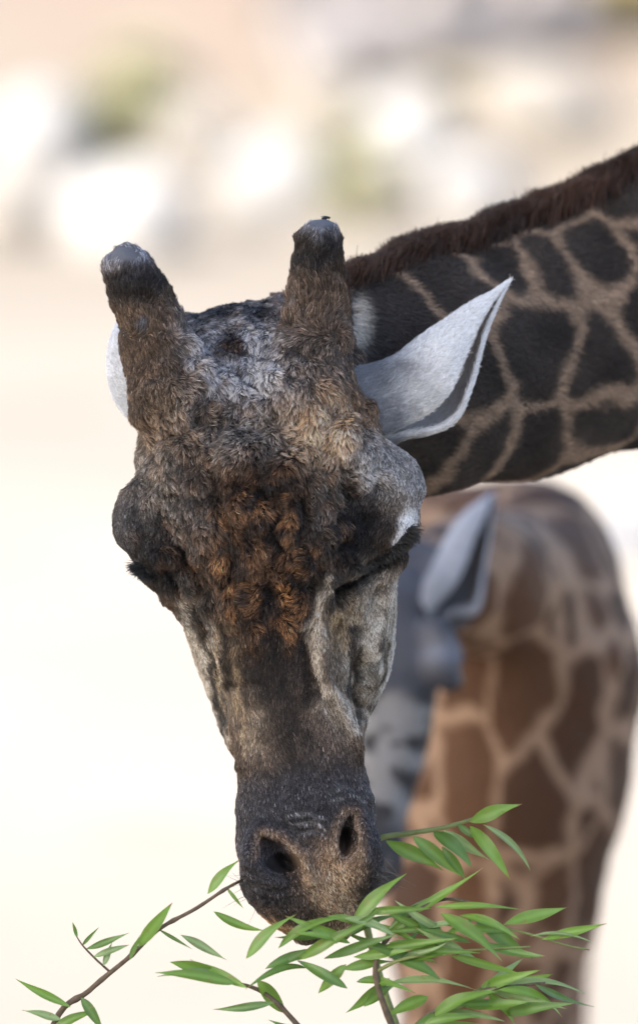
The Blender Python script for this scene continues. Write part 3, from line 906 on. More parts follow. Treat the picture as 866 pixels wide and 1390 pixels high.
def lashes(line, direction, count, ln, parent):
    line = np.array(line, float)
    t = rng.random(count) ** 0.55 * (len(line) - 1.001); i = t.astype(int)
    q = line[i] + (line[i + 1] - line[i]) * (t - i)[:, None]
    p = np.zeros((count, 3))
    cache = {}
    for k in range(count):
        key = (round(q[k, 0] / 5), round(q[k, 1] / 5))
        if key not in cache:
            cache[key] = surf(q[k, 0], q[k, 1], 9)[0][1]
        p[k] = I(q[k, 0], q[k, 1], cache[key] + 4)
    p += rng.normal(size=p.shape) * 1.2
    ln = ln * (0.35 + 0.75 * t / len(line))
    d = np.tile(np.array(direction, float), (count, 1)) + 0.3 * rng.normal(size=(count, 3))
    n = np.tile(np.array([0, -1.0, 0]), (count, 1)) + 0.45 * rng.normal(size=(count, 3))
    c = np.full((count, 3), 0.012) * np.exp(rng.normal(size=(count, 1)) * 0.3)
    o = strands('eyelashes', p, n, d, ln * rng.uniform(0.6, 1.15, count), 0.55, c, c * 1.4, LASH, parent, 0.2, 0.3, 0.12, 5, (clumps(p, 7), np.full(count, 0.3)))
    tag(o, kind='stuff')
lashes([(488, 778), (515, 758), (540, 738), (556, 716)], (0.72, -0.1, -0.5), 700, 27, GIR)
lashes([(214, 788), (200, 778), (190, 766)], (-0.85, 0.0, -0.45), 500, 26, GIR)
# a few loose whiskers round the muzzle and the lids
wr = np.array([surf(a, b)[0] for a, b in ((330, 1205), (342, 1222), (352, 1190), (512, 1190), (508, 1205), (500, 1222), (420, 1222), (440, 1232), (462, 1226), (400, 1230), (518, 1170), (516, 1182))] * 3)
wr = wr + rng.normal(size=wr.shape) * 6
wd = np.where(wr[:, :1] < 0, np.array([[-1, -0.3, -0.3]]), np.array([[1, -0.3, -0.2]])) + 0.35 * rng.normal(size=wr.shape)
o = strands('whiskers', wr, np.tile([0, -1.0, 0], (len(wr), 1)), wd, rng.uniform(22, 60, len(wr)), 0.35, np.full((len(wr), 3), .02), np.full((len(wr), 3), .05), LASH, GIR, 0.35, 0.1, 0.05, 5)
tag(o, kind='stuff')

# ------------------------------------------------------------------ a fly on the horn
def build_fly():
    x_, y_ = px_of(GP)
    q = GP[np.argmin(np.where(GHEAD & (np.abs(x_ - 447) < 4), y_, 1e9))]
    c = q + np.array([0, 0, 2.0])
    root = empty('fly', L2W(c))
    m = plain('fly_black', (0.012, 0.012, 0.014), 0.35, 60, 0.2)
    P, F = [], []
    f = Field(np.linspace(c[0] - 11, c[0] + 11, 45), np.linspace(c[1] - 7, c[1] + 7, 29), np.linspace(c[2] - 7, c[2] + 7, 29))
    f.cone(c + (-5.5, 0, -.2), c + (-1.5, 0, .4), 1.6, 2.3, 1.0); f.cone(c + (-1.5, 0, .4), c + (1.6, 0, .8), 2.2, 1.9, .8); f.cone(c + (3.6, 0, .6), c + (4.0, 0, .4), 1.6, 1.5, .6)
    P, F = f.mesh()
    add('body', new_mesh('fly_body', L2W(P), F), m, root)
    wm = plain('fly_wing', (0.10, 0.10, 0.11), 0.2, 90, 0.2)
    for s in (-1, 1):
        w_ = [c + q_ for q_ in np.array([(1, 0, 2.4), (-3, s * 1.4, 3.0), (-8, s * 3.2, 2.2), (-7, s * 4.4, 2.0), (-2, s * 3.4, 2.4)], float)]
        w2 = [p + np.array([0, 0, .25]) for p in w_]
        add('wing', new_mesh('fly_wing', L2W(np.array(w_ + w2)), [tuple(range(5)), tuple(range(9, 4, -1))] + [(i, (i + 1) % 5, 5 + (i + 1) % 5, 5 + i) for i in range(5)], smooth=False), wm, root)
        for lx in (-2.2, 0.2, 2.2):
            a = c + (lx * .5, s * 1.2, -.6); k = c + (lx * 1.3, s * 3.4, .4); e = c + (lx * 1.7, s * 4.4, -5.0)
            g = Field(np.linspace(c[0] - 8, c[0] + 8, 33), np.linspace(c[1] - 8, c[1] + 8, 33), np.linspace(c[2] - 8, c[2] + 4, 25))
            g.cone(a, k, .5, .45, .2); g.cone(k, e, .45, .4, .2)
            pp, ff = g.mesh()
            if len(ff): add('leg', new_mesh('fly_leg', L2W(pp), ff), m, root)
    tag(root, 'tiny black fly perched on the bald tip of a giraffe horn', 'fly')
build_fly()

# ------------------------------------------------------------------ the younger giraffe behind
def build_calf():
    D0 = 1700.0
    CO = I(536, 890, D0)
    CA = unit(np.array([-0.10, -0.22, -0.97])); CB = unit(np.array([0.985, 0.0, -0.10])); CN = unit(np.cross(CA, CB)); CN = CN if CN[1] > 0 else -CN
    CB = unit(np.cross(CN, CA)); CB = CB if CB[0] > 0 else -CB
    ch = lambda u, w_, v: CO + CB * u + CN * w_ + CA * v
    ground = W2L(np.array([[0, 10.2, 0.0]]))[0, 2]
    f = Field(np.arange(-160, 640, 8.0), np.concatenate([np.arange(D0 - 220, D0 + 260, 8), np.arange(D0 + 260, 4400, 22)]), np.concatenate([np.arange(ground - 330, -760, 22), np.arange(-760, 120, 8.0)]))
    f.cone(I(712, 764, 2500), I(694, 900, 2440), 120, 212, 60, sy=1.3)
    f.cone(I(694, 900, 2440), I(680, 1060, 2440), 212, 200, 60, sy=1.3)
    f.cone(I(682, 1060, 2440), I(666, 1225, 2460), 200, 170, 60, sy=1.2)
    f.cone(I(666, 1225, 2460), I(655, 1400, 2480), 170, 130, 60, sy=1.1)
    f.cone(I(585, 770, 2600), I(712, 764, 2520), 140, 124, 60)
    f.cone(I(600, 860, 2550), I(690, 900, 2500), 150, 190, 60)
    f.cone(I(712, 790, 2550), I(730, 830, 3700), 150, 150, 60)
    f.cone(I(694, 930, 2550), I(715, 930, 3700), 205, 200, 60)
    wl = lambda *q: W2L(np.array(q))
    for (px, dd) in ((590, 2400), (716, 2460), (630, 3650), (722, 3700)):
        t = L2W(I(px, 1200, dd)); x, y = t[0], t[1]
        f.cone(wl(x, y, 1.12), wl(x, y + (.05 if dd > 3400 else 0), .62), 110, 62, 50)
        f.cone(wl(x, y + (.05 if dd > 3400 else 0), .62), wl(x, y, .14), 62, 46, 16)
        f.cone(wl(x, y, .14), wl(x, y - .03, .055), 48, 66, 16)
    f.cone(I(712, 810, 2400), I(640, 790, 2060), 140, 104, 60)
    f.cone(I(640, 790, 2060), I(560, 800, D0 + 170), 104, 84, 40)
    f.loft((CO, CB, CN, CA), [(-150, 46, 0, 46, 70), (-110, 60, 0, 14, 84), (-50, 66, 0, -2, 92), (0, 72, 0, -6, 92), (60, 72, 0, 0, 84), (130, 68, -2, 4, 76), (200, 56, -3, 6, 66), (260, 48, -4, 6, 58), (320, 48, -4, 8, 54), (360, 38, -4, 22, 40), (382, 18, -4, 38, 20)], 2.2, 16)
    for s in (-1, 1):
        f.cone(ch(s * 60, 12, -46), ch(s * 80, 40, -14), 26, 28, 16)
        f.ellipsoid(ch(s * 68, 30, -2), (CB, CN, CA), (37, 42, 42), 10)
        f.ellipsoid(ch(s * 93, 32, 24), (CB, CN, CA), (16, 22, 15), 7)
        f.chain([(ch(s * 44, 50, -110), 26), (ch(s * 52, 70, -160), 19), (ch(s * 56, 84, -190), 18)], 12)
        f.ellipsoid(ch(s * 26, -4, 330), (CB, CN, CA), (14, 14, 18), 6)
    P, F = f.mesh()
    nrm = normals(P, F)
    hv = (P - CO) @ CA; hu = (P - CO) @ CB; hw = (P - CO) @ CN
    head = (hw < 190) & (hv < 420) & (hv > -210) & (np.abs(hu) < 130) & (P[:, 1] < D0 + 190)
    P = P + nrm * (3.0 * fbm(P, 40.0, 230, 2))[:, None]
    # coat: brown patches with pale joints, stretched along the body; speckled grey face
    r2 = np.random.default_rng(23)
    lo, hi = P.min(0), P.max(0)
    Q = P * np.array([1.15, .8, .62]) + np.stack([vnoise(P, 80.0, s) * 34 + vnoise(P, 30.0, s + 4) * 10 for s in (71, 72, 73)], -1)
    g = 112.0
    x0 = np.floor(Q / g).astype(np.int64)
    b1 = np.full(len(P), 1e9); b2 = b1.copy(); rid = np.zeros(len(P))
    for i in (-1, 0, 1):
        for j in (-1, 0, 1):
            for k in (-1, 0, 1):
                c = x0 + np.array([i, j, k])
                ctr = (c + 0.1 + 0.8 * np.stack([hash3(c[:, 0], c[:, 1], c[:, 2], s) for s in (1, 2, 3)], -1)) * g
                d = np.linalg.norm(Q - ctr, axis=-1)
                m = d < b1
                b2 = np.where(m, b1, np.minimum(b2, d)); rid = np.where(m, hash3(c[:, 0], c[:, 1], c[:, 2], 9), rid); b1 = np.where(m, d, b1)
    t = sstep(6, 22, b2 - b1)[:, None]
    patch = np.array((.065, .033, .019)) + (np.array((.13, .066, .035)) - np.array((.065, .033, .019))) * rid[:, None]
    line = np.array((.40, .28, .20))
    c = line + (patch - line) * t
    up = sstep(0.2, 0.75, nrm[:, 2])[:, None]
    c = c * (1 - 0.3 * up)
    sp = sstep(-0.1, 0.2, fbm(P, 26.0, 260, 2))[:, None]
    fc = np.array((.32, .31, .31)) + (np.array((.04, .038, .042)) - np.array((.32, .31, .31))) * sp
    dk = (np.exp(-((hv - 46) / 24) ** 4) * sstep(10, 50, np.abs(hu)))[:, None]  # dark band paints shade in the socket below the brow
    fc = fc + (np.array((.028, .028, .033)) - fc) * np.clip(dk * 1.1, 0, 1)
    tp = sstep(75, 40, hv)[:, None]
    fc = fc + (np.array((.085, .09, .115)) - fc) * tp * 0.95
    mz = sstep(230, 290, hv)[:, None]
    fc = fc + (np.array((.06, .06, .068)) - fc) * mz
    brow = np.exp(-(((np.abs(hu) - 76) / 34) ** 2 + ((hv + 14) / 26) ** 2))[:, None]
    fc = fc * 0.62 + np.array((.16, .17, .20)) * brow * 0.7  # brow lightened as a painted highlight
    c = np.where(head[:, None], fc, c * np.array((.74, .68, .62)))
    base = L2W(I(690, 1200, 2900)); base[2] = 0
    root = empty('young_giraffe', base)
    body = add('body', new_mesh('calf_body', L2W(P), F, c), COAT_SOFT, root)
    for s in (-1, 1):
        b = ball('eye', ch(s * 92, 44, 22), 20, EYE, root, 14)
    up_ = [(566, 806), (584, 772), (606, 728), (632, 694), (656, 676), (668, 668)]
    lw_ = [(590, 856), (614, 838), (648, 832), (660, 776), (668, 715), (672, 670)]
    ear_mesh('ear', ear_stations(up_, lw_, [D0 + 60, D0 + 70, D0 + 85, D0 + 100, D0 + 110, D0 + 120], [34, 36, 36, 30, 18, 3]),
             [24, 14, -2, -6, -4, 0], [46, 54, 54, 48, 40, 30], [(.17, .185, .22), (.29, .31, .36)], (.16, .155, .16), COAT_SOFT, root, 6)
    mir = lambda q: I(2 * 536 - q[0] - 4, q[1] + 8, 0)
    ear_mesh('ear', ear_stations([(1068 - a, b) for a, b in up_], [(1068 - a, b) for a, b in lw_], [D0 + 60, D0 + 70, D0 + 85, D0 + 100, D0 + 110, D0 + 120], [34, 36, 36, 30, 18, 3]),
             [24, 14, -2, -6, -4, 0], [46, 54, 54, 48, 40, 30], [(.17, .185, .22), (.29, .31, .36)], (.16, .155, .16), COAT_SOFT, root, 6)
    tag(root, 'smaller reddish-brown giraffe with a speckled grey face standing behind the dark one', 'giraffe')
build_calf()

# ------------------------------------------------------------------ the shrub being eaten
def leaf_mat(name, rgb, back):
    m, t, b = mat_new(name)
    tc = N(t, 'ShaderNodeTexCoord'); nz = N(t, 'ShaderNodeTexNoise', Scale=9.0, Detail=3.0)
    t.links.new(tc.outputs['Object'], nz.inputs['Vector'])
    oi = N(t, 'ShaderNodeObjectInfo')
    ad = N(t, 'ShaderNodeMath', operation='ADD'); t.links.new(nz.outputs['Fac'], ad.inputs[0]); t.links.new(oi.outputs['Random'], ad.inputs[1])
    mr = N(t, 'ShaderNodeMapRange'); mr.inputs['From Min'].default_value = 0.3; mr.inputs['From Max'].default_value = 1.7
    t.links.new(ad.outputs[0], mr.inputs['Value'])
    mx = N(t, 'ShaderNodeMix', data_type='RGBA'); t.links.new(mr.outputs[0], mx.inputs[0])
    mx.inputs[6].default_value = (*[c * .7 for c in rgb], 1); mx.inputs[7].default_value = (*[min(1, c * 1.35) for c in rgb], 1)
    # paler midrib
    sx = N(t, 'ShaderNodeSeparateXYZ'); t.links.new(tc.outputs['Object'], sx.inputs[0])
    ab = N(t, 'ShaderNodeMath', operation='ABSOLUTE'); t.links.new(sx.outputs['Y'], ab.inputs[0])
    rb = N(t, 'ShaderNodeMapRange'); rb.inputs['From Min'].default_value = 0.012; rb.inputs['From Max'].default_value = 0.045; rb.inputs['To Min'].default_value = 0.55; rb.inputs['To Max'].default_value = 0.0
    t.links.new(ab.outputs[0], rb.inputs['Value'])
    m2 = N(t, 'ShaderNodeMix', data_type='RGBA'); t.links.new(rb.outputs[0], m2.inputs[0]); t.links.new(mx.outputs[2], m2.inputs[6]); m2.inputs[7].default_value = (*[min(1, c * 1.7 + .03) for c in rgb], 1)
    # dry brown tip and a few blemishes
    tn = N(t, 'ShaderNodeTexNoise', Scale=5.0, Detail=2.0); t.links.new(tc.outputs['Object'], tn.inputs['Vector'])
    tx = N(t, 'ShaderNodeMath', operation='MULTIPLY_ADD'); tx.inputs[1].default_value = 0.16; t.links.new(oi.outputs['Random'], tx.inputs[0]); t.links.new(sx.outputs['X'], tx.inputs[2])
    tr_ = N(t, 'ShaderNodeMapRange'); tr_.inputs['From Min'].default_value = 1.02; tr_.inputs['From Max'].default_value = 1.09; t.links.new(tx.outputs[0], tr_.inputs['Value'])
    bl = N(t, 'ShaderNodeMapRange'); bl.inputs['From Min'].default_value = 0.70; bl.inputs['From Max'].default_value = 0.76; bl.inputs['To Max'].default_value = 0.7; t.links.new(tn.outputs['Fac'], bl.inputs['Value'])
    mxm = N(t, 'ShaderNodeMath', operation='MAXIMUM'); t.links.new(tr_.outputs[0], mxm.inputs[0]); t.links.new(bl.outputs[0], mxm.inputs[1])
    m3 = N(t, 'ShaderNodeMix', data_type='RGBA'); t.links.new(mxm.outputs[0], m3.inputs[0]); t.links.new(m2.outputs[2], m3.inputs[6]); m3.inputs[7].default_value = (.22, .13, .05, 1)
    t.links.new(m3.outputs[2], b.inputs['Base Color'])
    b.inputs['Roughness'].default_value = 0.42
    tr = N(t, 'ShaderNodeBsdfTranslucent'); tr.inputs[0].default_value = (*back, 1)
    ms = N(t, 'ShaderNodeMixShader'); ms.inputs[0].default_value = 0.3
    t.links.new(b.outputs[0], ms.inputs[1]); t.links.new(tr.outputs[0], ms.inputs[2])
    t.links.new(ms.outputs[0], t.nodes['Material Output'].inputs[0])
    return m
LEAVES = [leaf_mat('leaf_green', (.105, .20, .030), (.26, .40, .05)), leaf_mat('leaf_dark', (.065, .14, .026), (.18, .30, .035)), leaf_mat('leaf_pale', (.17, .25, .10), (.28, .38, .12))]
BARK = plain('twig_bark', (.10, .075, .05), .8, 120, .35, .3, dist=.002)
GREENBARK = plain('green_stem', (.17, .20, .07), .6, 90, .2)

def leaf_data(name, mat, bow, twist, narrow):
    n = 12
    P, F = [], []
    for i in range(n + 1):
        t = i / n
        wdt = 0.5 * (math.sin(math.pi * min(1, t ** 0.82)) ** (1.1 if narrow else 0.9)) * (1 - 0.25 * t) + 0.015 * (1 - t)
        z = bow * (t - t * t) * 4 * 0.25 - 0.15 * bow * t * t
        tw = twist * (t - .3)
        for s in (-1, -.5, 0, .5, 1):
            yy = s * wdt * 0.2; zz = abs(s) * wdt * 0.07 + 0.006 * math.sin(9 * t + 4 * s)
            P.append((t, yy * math.cos(tw) - zz * math.sin(tw) + 0.02 * bow * math.sin(3 * t), z + yy * math.sin(tw) + zz * math.cos(tw)))
    for i in range(n):
        for j in range(4):
            a = i * 5 + j
            F.append((a, a + 5, a + 6, a + 1))
    me = new_mesh(name, np.array(P), F)
    me.materials.append(mat)
    return me
LEAF = [[leaf_data('leaf', m, b, tw, nr) for b, tw, nr in ((.35, .5, 0), (-.35, -.9, 1), (.8, .3, 0), (.1, 1.4, 1), (-.7, .4, 0), (.5, -1.2, 1), (1.0, -.5, 0))] for m in LEAVES]

def leaf(parent, a, b, width, d0, d1, kind=0, roll=0.0):
    """one leaf from its base pixel to its tip pixel, at its own depth"""
    A, B = L2W(I(*a, d0)), L2W(I(*b, d1))
    X = Vector(B - A); ln = X.length; X.normalize()
    Z = Vector(-FWD) + Vector((0, 0, .35)); Z = (Z - X * Z.dot(X)).normalized()
    Z = Matrix.Rotation(roll, 3, X) @ Z
    Y = Z.cross(X)
    wd = width * S / 0.19
    M = Matrix((( X.x * ln, Y.x * wd, Z.x * ln * .6, A[0]), (X.y * ln, Y.y * wd, Z.y * ln * .6, A[1]), (X.z * ln, Y.z * wd, Z.z * ln * .6, A[2]), (0, 0, 0, 1)))
    o = bpy.data.objects.new('leaf', random.choice(LEAF[kind]))
    col.objects.link(o)
    o.parent = parent
    o.matrix_parent_inverse = parent.matrix_world.inverted()
    o.matrix_world = M
    return o

def tube(name, pts, radii, mat, parent, seg=9, knobs=0.0):
    """a bent, tapering twig through points in the view frame"""
    pts = np.array(pts, float); rr = np.array(radii, float)
    ts = np.linspace(0, 1, len(pts)); T = np.linspace(0, 1, 6 * len(pts))
    C = np.stack([cinterp(T, ts, pts[:, i]) for i in range(3)], -1); r = np.interp(T, ts, rr)
    r = r * (1 + knobs * np.maximum(0, np.sin(T * 6.283 * len(pts) * 1.3)) ** 6)
    tg = unit(np.gradient(C, axis=0)); u = unit(np.cross(tg, np.array([0.13, 1, 0.21]))); v = np.cross(tg, u)
    a = np.linspace(0, 2 * math.pi, seg, endpoint=False)
    P = (C[:, None] + r[:, None, None] * (u[:, None] * np.cos(a)[None, :, None] + v[:, None] * np.sin(a)[None, :, None])).reshape(-1, 3)
    F = [(i * seg + j, (i + 1) * seg + j, (i + 1) * seg + (j + 1) % seg, i * seg + (j + 1) % seg) for i in range(len(T) - 1) for j in range(seg)]
    F += [tuple(range(seg)), tuple(range(len(P) - 1, len(P) - seg - 1, -1))]
    return add(name, new_mesh(name, L2W(P), F), mat, parent)

def build_shrub():
    gz = lambda x, y: W2L(np.array([x, y, 0.0]))
    base = np.array([0.06, 7.95, 0.0])
    root = empty('leafy_shrub', base)
    tag(root, 'green shrub with long narrow leaves under the giraffe muzzle', 'shrub')
    g0 = W2L(base)
    fork = I(640, 1760, 10)
    tube('stem', [g0 + (0, 0, -25), g0 * .5 + fork * .5 + (20, 10, 0), fork], [22, 17, 12], BARK, root, 12, .1)
    # left spray
    b1 = tube('branch', [g0 + (-30, 0, -20), I(200, 2300, 20), I(30, 1620, -5), I(70, 1400, -18), I(122, 1345, -26), I(178, 1298, -30), I(216, 1262, -36), I(266, 1234, -40), I(312, 1204, -36), I(350, 1186, 10)], [12, 10, 7, 4.5, 3.6, 3.0, 2.8, 2.5, 2.2, 1.6], BARK, root, 9, .35)
    for a, b, w_, k in (((282, 1214), (326, 1166), 15, 0), ((188, 1286), (234, 1226), 17, 0), ((290, 1238), (358, 1266), 13, 0), ((245, 1270), (308, 1304), 13, 2), ((176, 1304), (190, 1270), 8, 1), ((117, 1289), (176, 1267), 10, 1), ((127, 1300), (176, 1283), 9, 2), ((140, 1312), (152, 1280), 9, 2),
                        ((112, 1284), (134, 1260), 5, 1), ((105, 1274), (98, 1252), 5, 1), ((215, 1262), (262, 1290), 5, 1), ((96, 1368), (20, 1330), 12, 0), ((110, 1355), (140, 1400), 14, 1), ((84, 1385), (30, 1372), 12, 2), ((70, 1400), (130, 1372), 13, 0), ((308, 1206), (330, 1234), 5, 0)):
        leaf(b1, a, b, w_ * 1.05, -36, -40 + random.uniform(-12, 16), k, random.uniform(-.3, .3))
    tube('twig', [I(150, 1321, -28), I(128, 1301, -34), I(112, 1284, -38), I(104, 1272, -40)], [1.8, 1.5, 1.2, .8], BARK, b1, 7)
    # right upper spray, behind the muzzle
    b2 = tube('branch', [fork, I(570, 1500, 110), I(508, 1300, 140), I(486, 1180, 140), I(512, 1141, 130), I(555, 1132, 130), I(602, 1124, 132), I(640, 1113, 134), I(660, 1106, 136)], [8, 6, 5, 4.5, 4, 3.8, 3.2, 2.4, 1.6], GREENBARK, root, 9, .2)
    for a, b, w_, k in (((637, 1116), (708, 1092), 21, 0), ((656, 1120), (724, 1182), 11, 2), ((524, 1142), (602, 1182), 22, 0), ((560, 1136), (626, 1190), 20, 0), ((588, 1130), (642, 1178), 21, 1), ((602, 1128), (664, 1168), 16, 2), ((638, 1122), (692, 1194), 19, 0), ((600, 1150), (632, 1196), 14, 1), ((620, 1118), (650, 1140), 10, 1)):
        leaf(b2, a, b, w_ * 1.0, 130, 130 + random.uniform(-30, 40), k, random.uniform(-.4, .4))
    # main bunch in front of the lips
    b3 = tube('branch', [fork, I(600, 1520, -40), I(535, 1400, -66), I(510, 1310, -78), I(548, 1252, -80), I(600, 1222, -76), I(660, 1230, -60)], [9, 7, 4.5, 3.8, 3, 2.2, 1.4], BARK, root, 9, .3)
    main = [((478, 1256), (550, 1186), 24, 0), ((334, 1302), (400, 1241), 22, 0), ((378, 1288), (468, 1242), 17, 0), ((404, 1304), (500, 1252), 19, 0), ((545, 1246), (656, 1180), 15, 0), ((528, 1262), (600, 1212), 15, 2), ((590, 1232), (714, 1235), 11, 0), ((684, 1256), (771, 1232), 22, 0),
            ((640, 1244), (724, 1304), 24, 1), ((598, 1240), (682, 1304), 24, 0), ((735, 1277), (824, 1254), 15, 0), ((720, 1272), (806, 1277), 6, 2), ((562, 1242), (622, 1300), 22, 1), ((498, 1292), (622, 1274), 15, 0), ((556, 1284), (655, 1304), 18, 2), ((440, 1302), (540, 1268), 16, 1), ((456, 1282), (520, 1232), 14, 1),
            ((610, 1262), (700, 1266), 13, 0), ((650, 1280), (742, 1300), 14, 1), ((520, 1278), (572, 1232), 12, 0), ((480, 1300), (560, 1290), 15, 0), ((568, 1262), (640, 1252), 10, 2), ((420, 1290), (380, 1312), 14, 1), ((530, 1300), (600, 1330), 20, 1), ((470, 1310), (430, 1350), 18, 0), ((360, 1316), (440, 1290), 16, 1)]
    for k in range(26):
        ax, ay = random.uniform(430, 650), random.uniform(1240, 1306)
        an = random.choice((random.uniform(-.5, .9), random.uniform(-.5, .6), random.uniform(2.4, 3.4)))
        ln = random.uniform(60, 115)
        main.append(((ax, ay), (ax + ln * math.cos(an), ay - ln * math.sin(an) * .75), random.uniform(9, 16), random.choice((0, 0, 1, 2))))
    for a, b, w_, k in main:
        leaf(b3, a, b, w_ * 0.92, -80, -80 + random.uniform(-40, 30), k, random.uniform(-.4, .4))
    tube('twig', [I(545, 1246, -80), I(610, 1256, -76), I(690, 1262, -70), I(770, 1284, -64), I(800, 1290, -60)], [2.6, 2.2, 1.8, 1.3, 1], GREENBARK, b3, 7)
    tube('twig', [I(510, 1320, -76), I(550, 1302, -90), I(620, 1292, -84), I(720, 1286, -76)], [3, 2.4, 1.8, 1.2], GREENBARK, b3, 7)
    # lower sprays that fill the bottom of the bunch
    b4 = tube('branch', [fork, I(520, 1500, -30), I(560, 1400, -60), I(640, 1350, -70), I(740, 1335, -66)], [8, 6, 4, 3, 1.6], BARK, root, 9, .3)
    b5 = tube('branch', [fork, I(520, 1520, -30), I(420, 1410, -60), I(360, 1350, -64), I(300, 1330, -60)], [8, 6, 4, 3, 1.6], BARK, root, 9, .3)
    for k in range(44):
        br, path = (b4, [(525, 1480), (560, 1400), (640, 1350), (740, 1335)]) if k % 5 < 3 else (b5, [(480, 1470), (420, 1410), (360, 1350), (300, 1330)])
        t = random.uniform(.1, 2.98); i = int(t)
        ax = path[i][0] + (path[i + 1][0] - path[i][0]) * (t - i); ay = path[i][1] + (path[i + 1][1] - path[i][1]) * (t - i)
        if k % 4 == 0:
            ax, ay = random.uniform(380, 700), random.uniform(1310, 1380)
        an = random.uniform(-.3, 1.1) * (1 if random.random() < .6 else -1) + (0 if br is b4 else math.pi)
        ln = random.uniform(70, 120)
        leaf(br, (ax, ay), (ax + ln * math.cos(an), ay - ln * .6 * math.sin(an)), random.uniform(13, 22), -62 + random.uniform(-40, 40), -62 + random.uniform(-60, 50), random.choice((0, 0, 1, 2)), random.uniform(-.5, .5))
build_shrub()

# ------------------------------------------------------------------ boulders, logs and plants of the yard
ROCK = plain('pale_rock', (.28, .275, .27), .85, 3.0, .2, .4, rgb2=(.40, .395, .385), dist=.03)
ROCKW = plain('buff_rock', (.26, .24, .21), .9, 3.0, .25, .5, rgb2=(.34, .315, .28), dist=.03)
WOODG = plain('weathered_wood', (.22, .20, .195), .9, 6.0, .3, .4, rgb2=(.32, .30, .29), dist=.02)
DRY = plain('pale_grass', (.36, .36, .21), .8, 5.0, .2, rgb2=(.46, .45, .28))
YEL = plain('yellow_foliage', (.38, .30, .07), .7, 5.0, .3, rgb2=(.5, .42, .12))

def boulder(px, py, rx, ry, label, mat, seed, squash=1.0):
    """a weathered boulder whose foot stands at the pixel below its middle"""
    q = ray_ground(px, py + ry * .8)
    D = np.dot(q - CAM, FWD)
    a = rx * S * D / FOCUS; h = ry * S * D / FOCUS
    n, m = 22, 32
    th = np.linspace(0, math.pi, n)[:, None]; ph = np.linspace(0, 2 * math.pi, m, endpoint=False)[None]
    d = np.stack([np.sin(th) * np.cos(ph), np.sin(th) * np.sin(ph), np.cos(th) + 0 * ph], -1).reshape(-1, 3)
    r = 1 + 0.16 * fbm(d + seed * 7.3, .9, seed, 3)
    P = np.sign(d) * np.abs(d) ** 0.85 * r[:, None] * np.array([a, a * .85 * squash, h])
    P[:, 2] = np.maximum(P[:, 2], -h * .75) + h * .55
    F = np.array([(i * m + j, (i + 1) * m + j, (i + 1) * m + (j + 1) % m, i * m + (j + 1) % m) for i in range(n - 1) for j in range(m)])
    o = add('boulder', new_mesh('boulder', P, F), mat, None, (q[0], q[1], ground_z(q[0], q[1]) - .01))
    o.rotation_euler.z = seed * 1.3
    tag(o, label, 'boulder', 'boulders along the foot of the bank')
boulder(52, 180, 78, 80, 'tall white boulder at the edge of the yard beside the sandy bank', ROCK, 1)
boulder(165, 285, 92, 74, 'broad white boulder lying forward of the others on the sand', ROCK, 2)
boulder(10, 290, 60, 50, 'pale boulder at the foot of the tall white boulder', ROCKW, 3)
boulder(255, 180, 72, 56, 'buff boulder between two clumps of pale grass', ROCKW, 4)
boulder(372, 235, 70, 66, 'rounded pale boulder right behind the tip of the horn with the fly', ROCK, 5)
boulder(318, 285, 50, 40, 'small pale boulder against the rounded boulder behind the horns', ROCKW, 6)
boulder(548, 165, 66, 66, 'upright white boulder under the grey log', ROCK, 7)
boulder(645, 245, 62, 44, 'low white boulder above the giraffe mane', ROCK, 8)
boulder(525, 235, 58, 44, 'buff boulder in front of the upright white boulder', ROCKW, 9)
boulder(735, 130, 90, 60, 'wide pale boulder at the end of the grey log', ROCKW, 10)
boulder(868, 725, 70, 38, 'low blue-grey slab added for a shadow on the sand beside the smaller giraffe', plain('shadow_grey', (.17, .18, .20), .9, 4.0, .2, .4, dist=.03), 14)  # added slab, its blue-grey stands in for a shadow on the sand
boulder(450, 130, 44, 34, 'small buff boulder at the near end of the grey log', ROCKW, 12)

def log(p0, p1, rad, label, seed):
    """a fallen trunk lying on the bank with its knots and branch stubs"""
    A, B = ray_ground(*p0), ray_ground(*p1)
    pts = [A + (B - A) * t + np.array([0, 0, rad * .7 + 0.08 * math.sin(5 * t + seed)]) for t in np.linspace(0, 1, 7)]
    for i, p in enumerate(pts): p[2] = max(p[2], ground_z(p[0], p[1]) + rad * .55)
    base = A.copy()
    root = empty('fallen_log', base)
    rr = np.array([1.1, 1.0, .95, .97, .85, .8, .7]) * rad / S
    tube('trunk', [W2L(p) for p in pts], rr, WOODG, root, 14, .06)
    for t in (2, 4, 5):
        d = np.array([.35 * (-1) ** t, -.25, .5])
        tube('branch_stub', [W2L(pts[t]), W2L(pts[t] + d * .6), W2L(pts[t] + d)], [rad * .45 / S, rad * .35 / S, rad * .2 / S], WOODG, root, 8)
    tag(root, label, 'log', 'fallen logs on the bank')
log((395, 138), (840, 40), .17, 'long grey fallen log slanting up the bank behind the upright white boulder', 1)
log((360, 22), (640, 8), .2, 'grey fallen log lying near the top of the bank', 2)

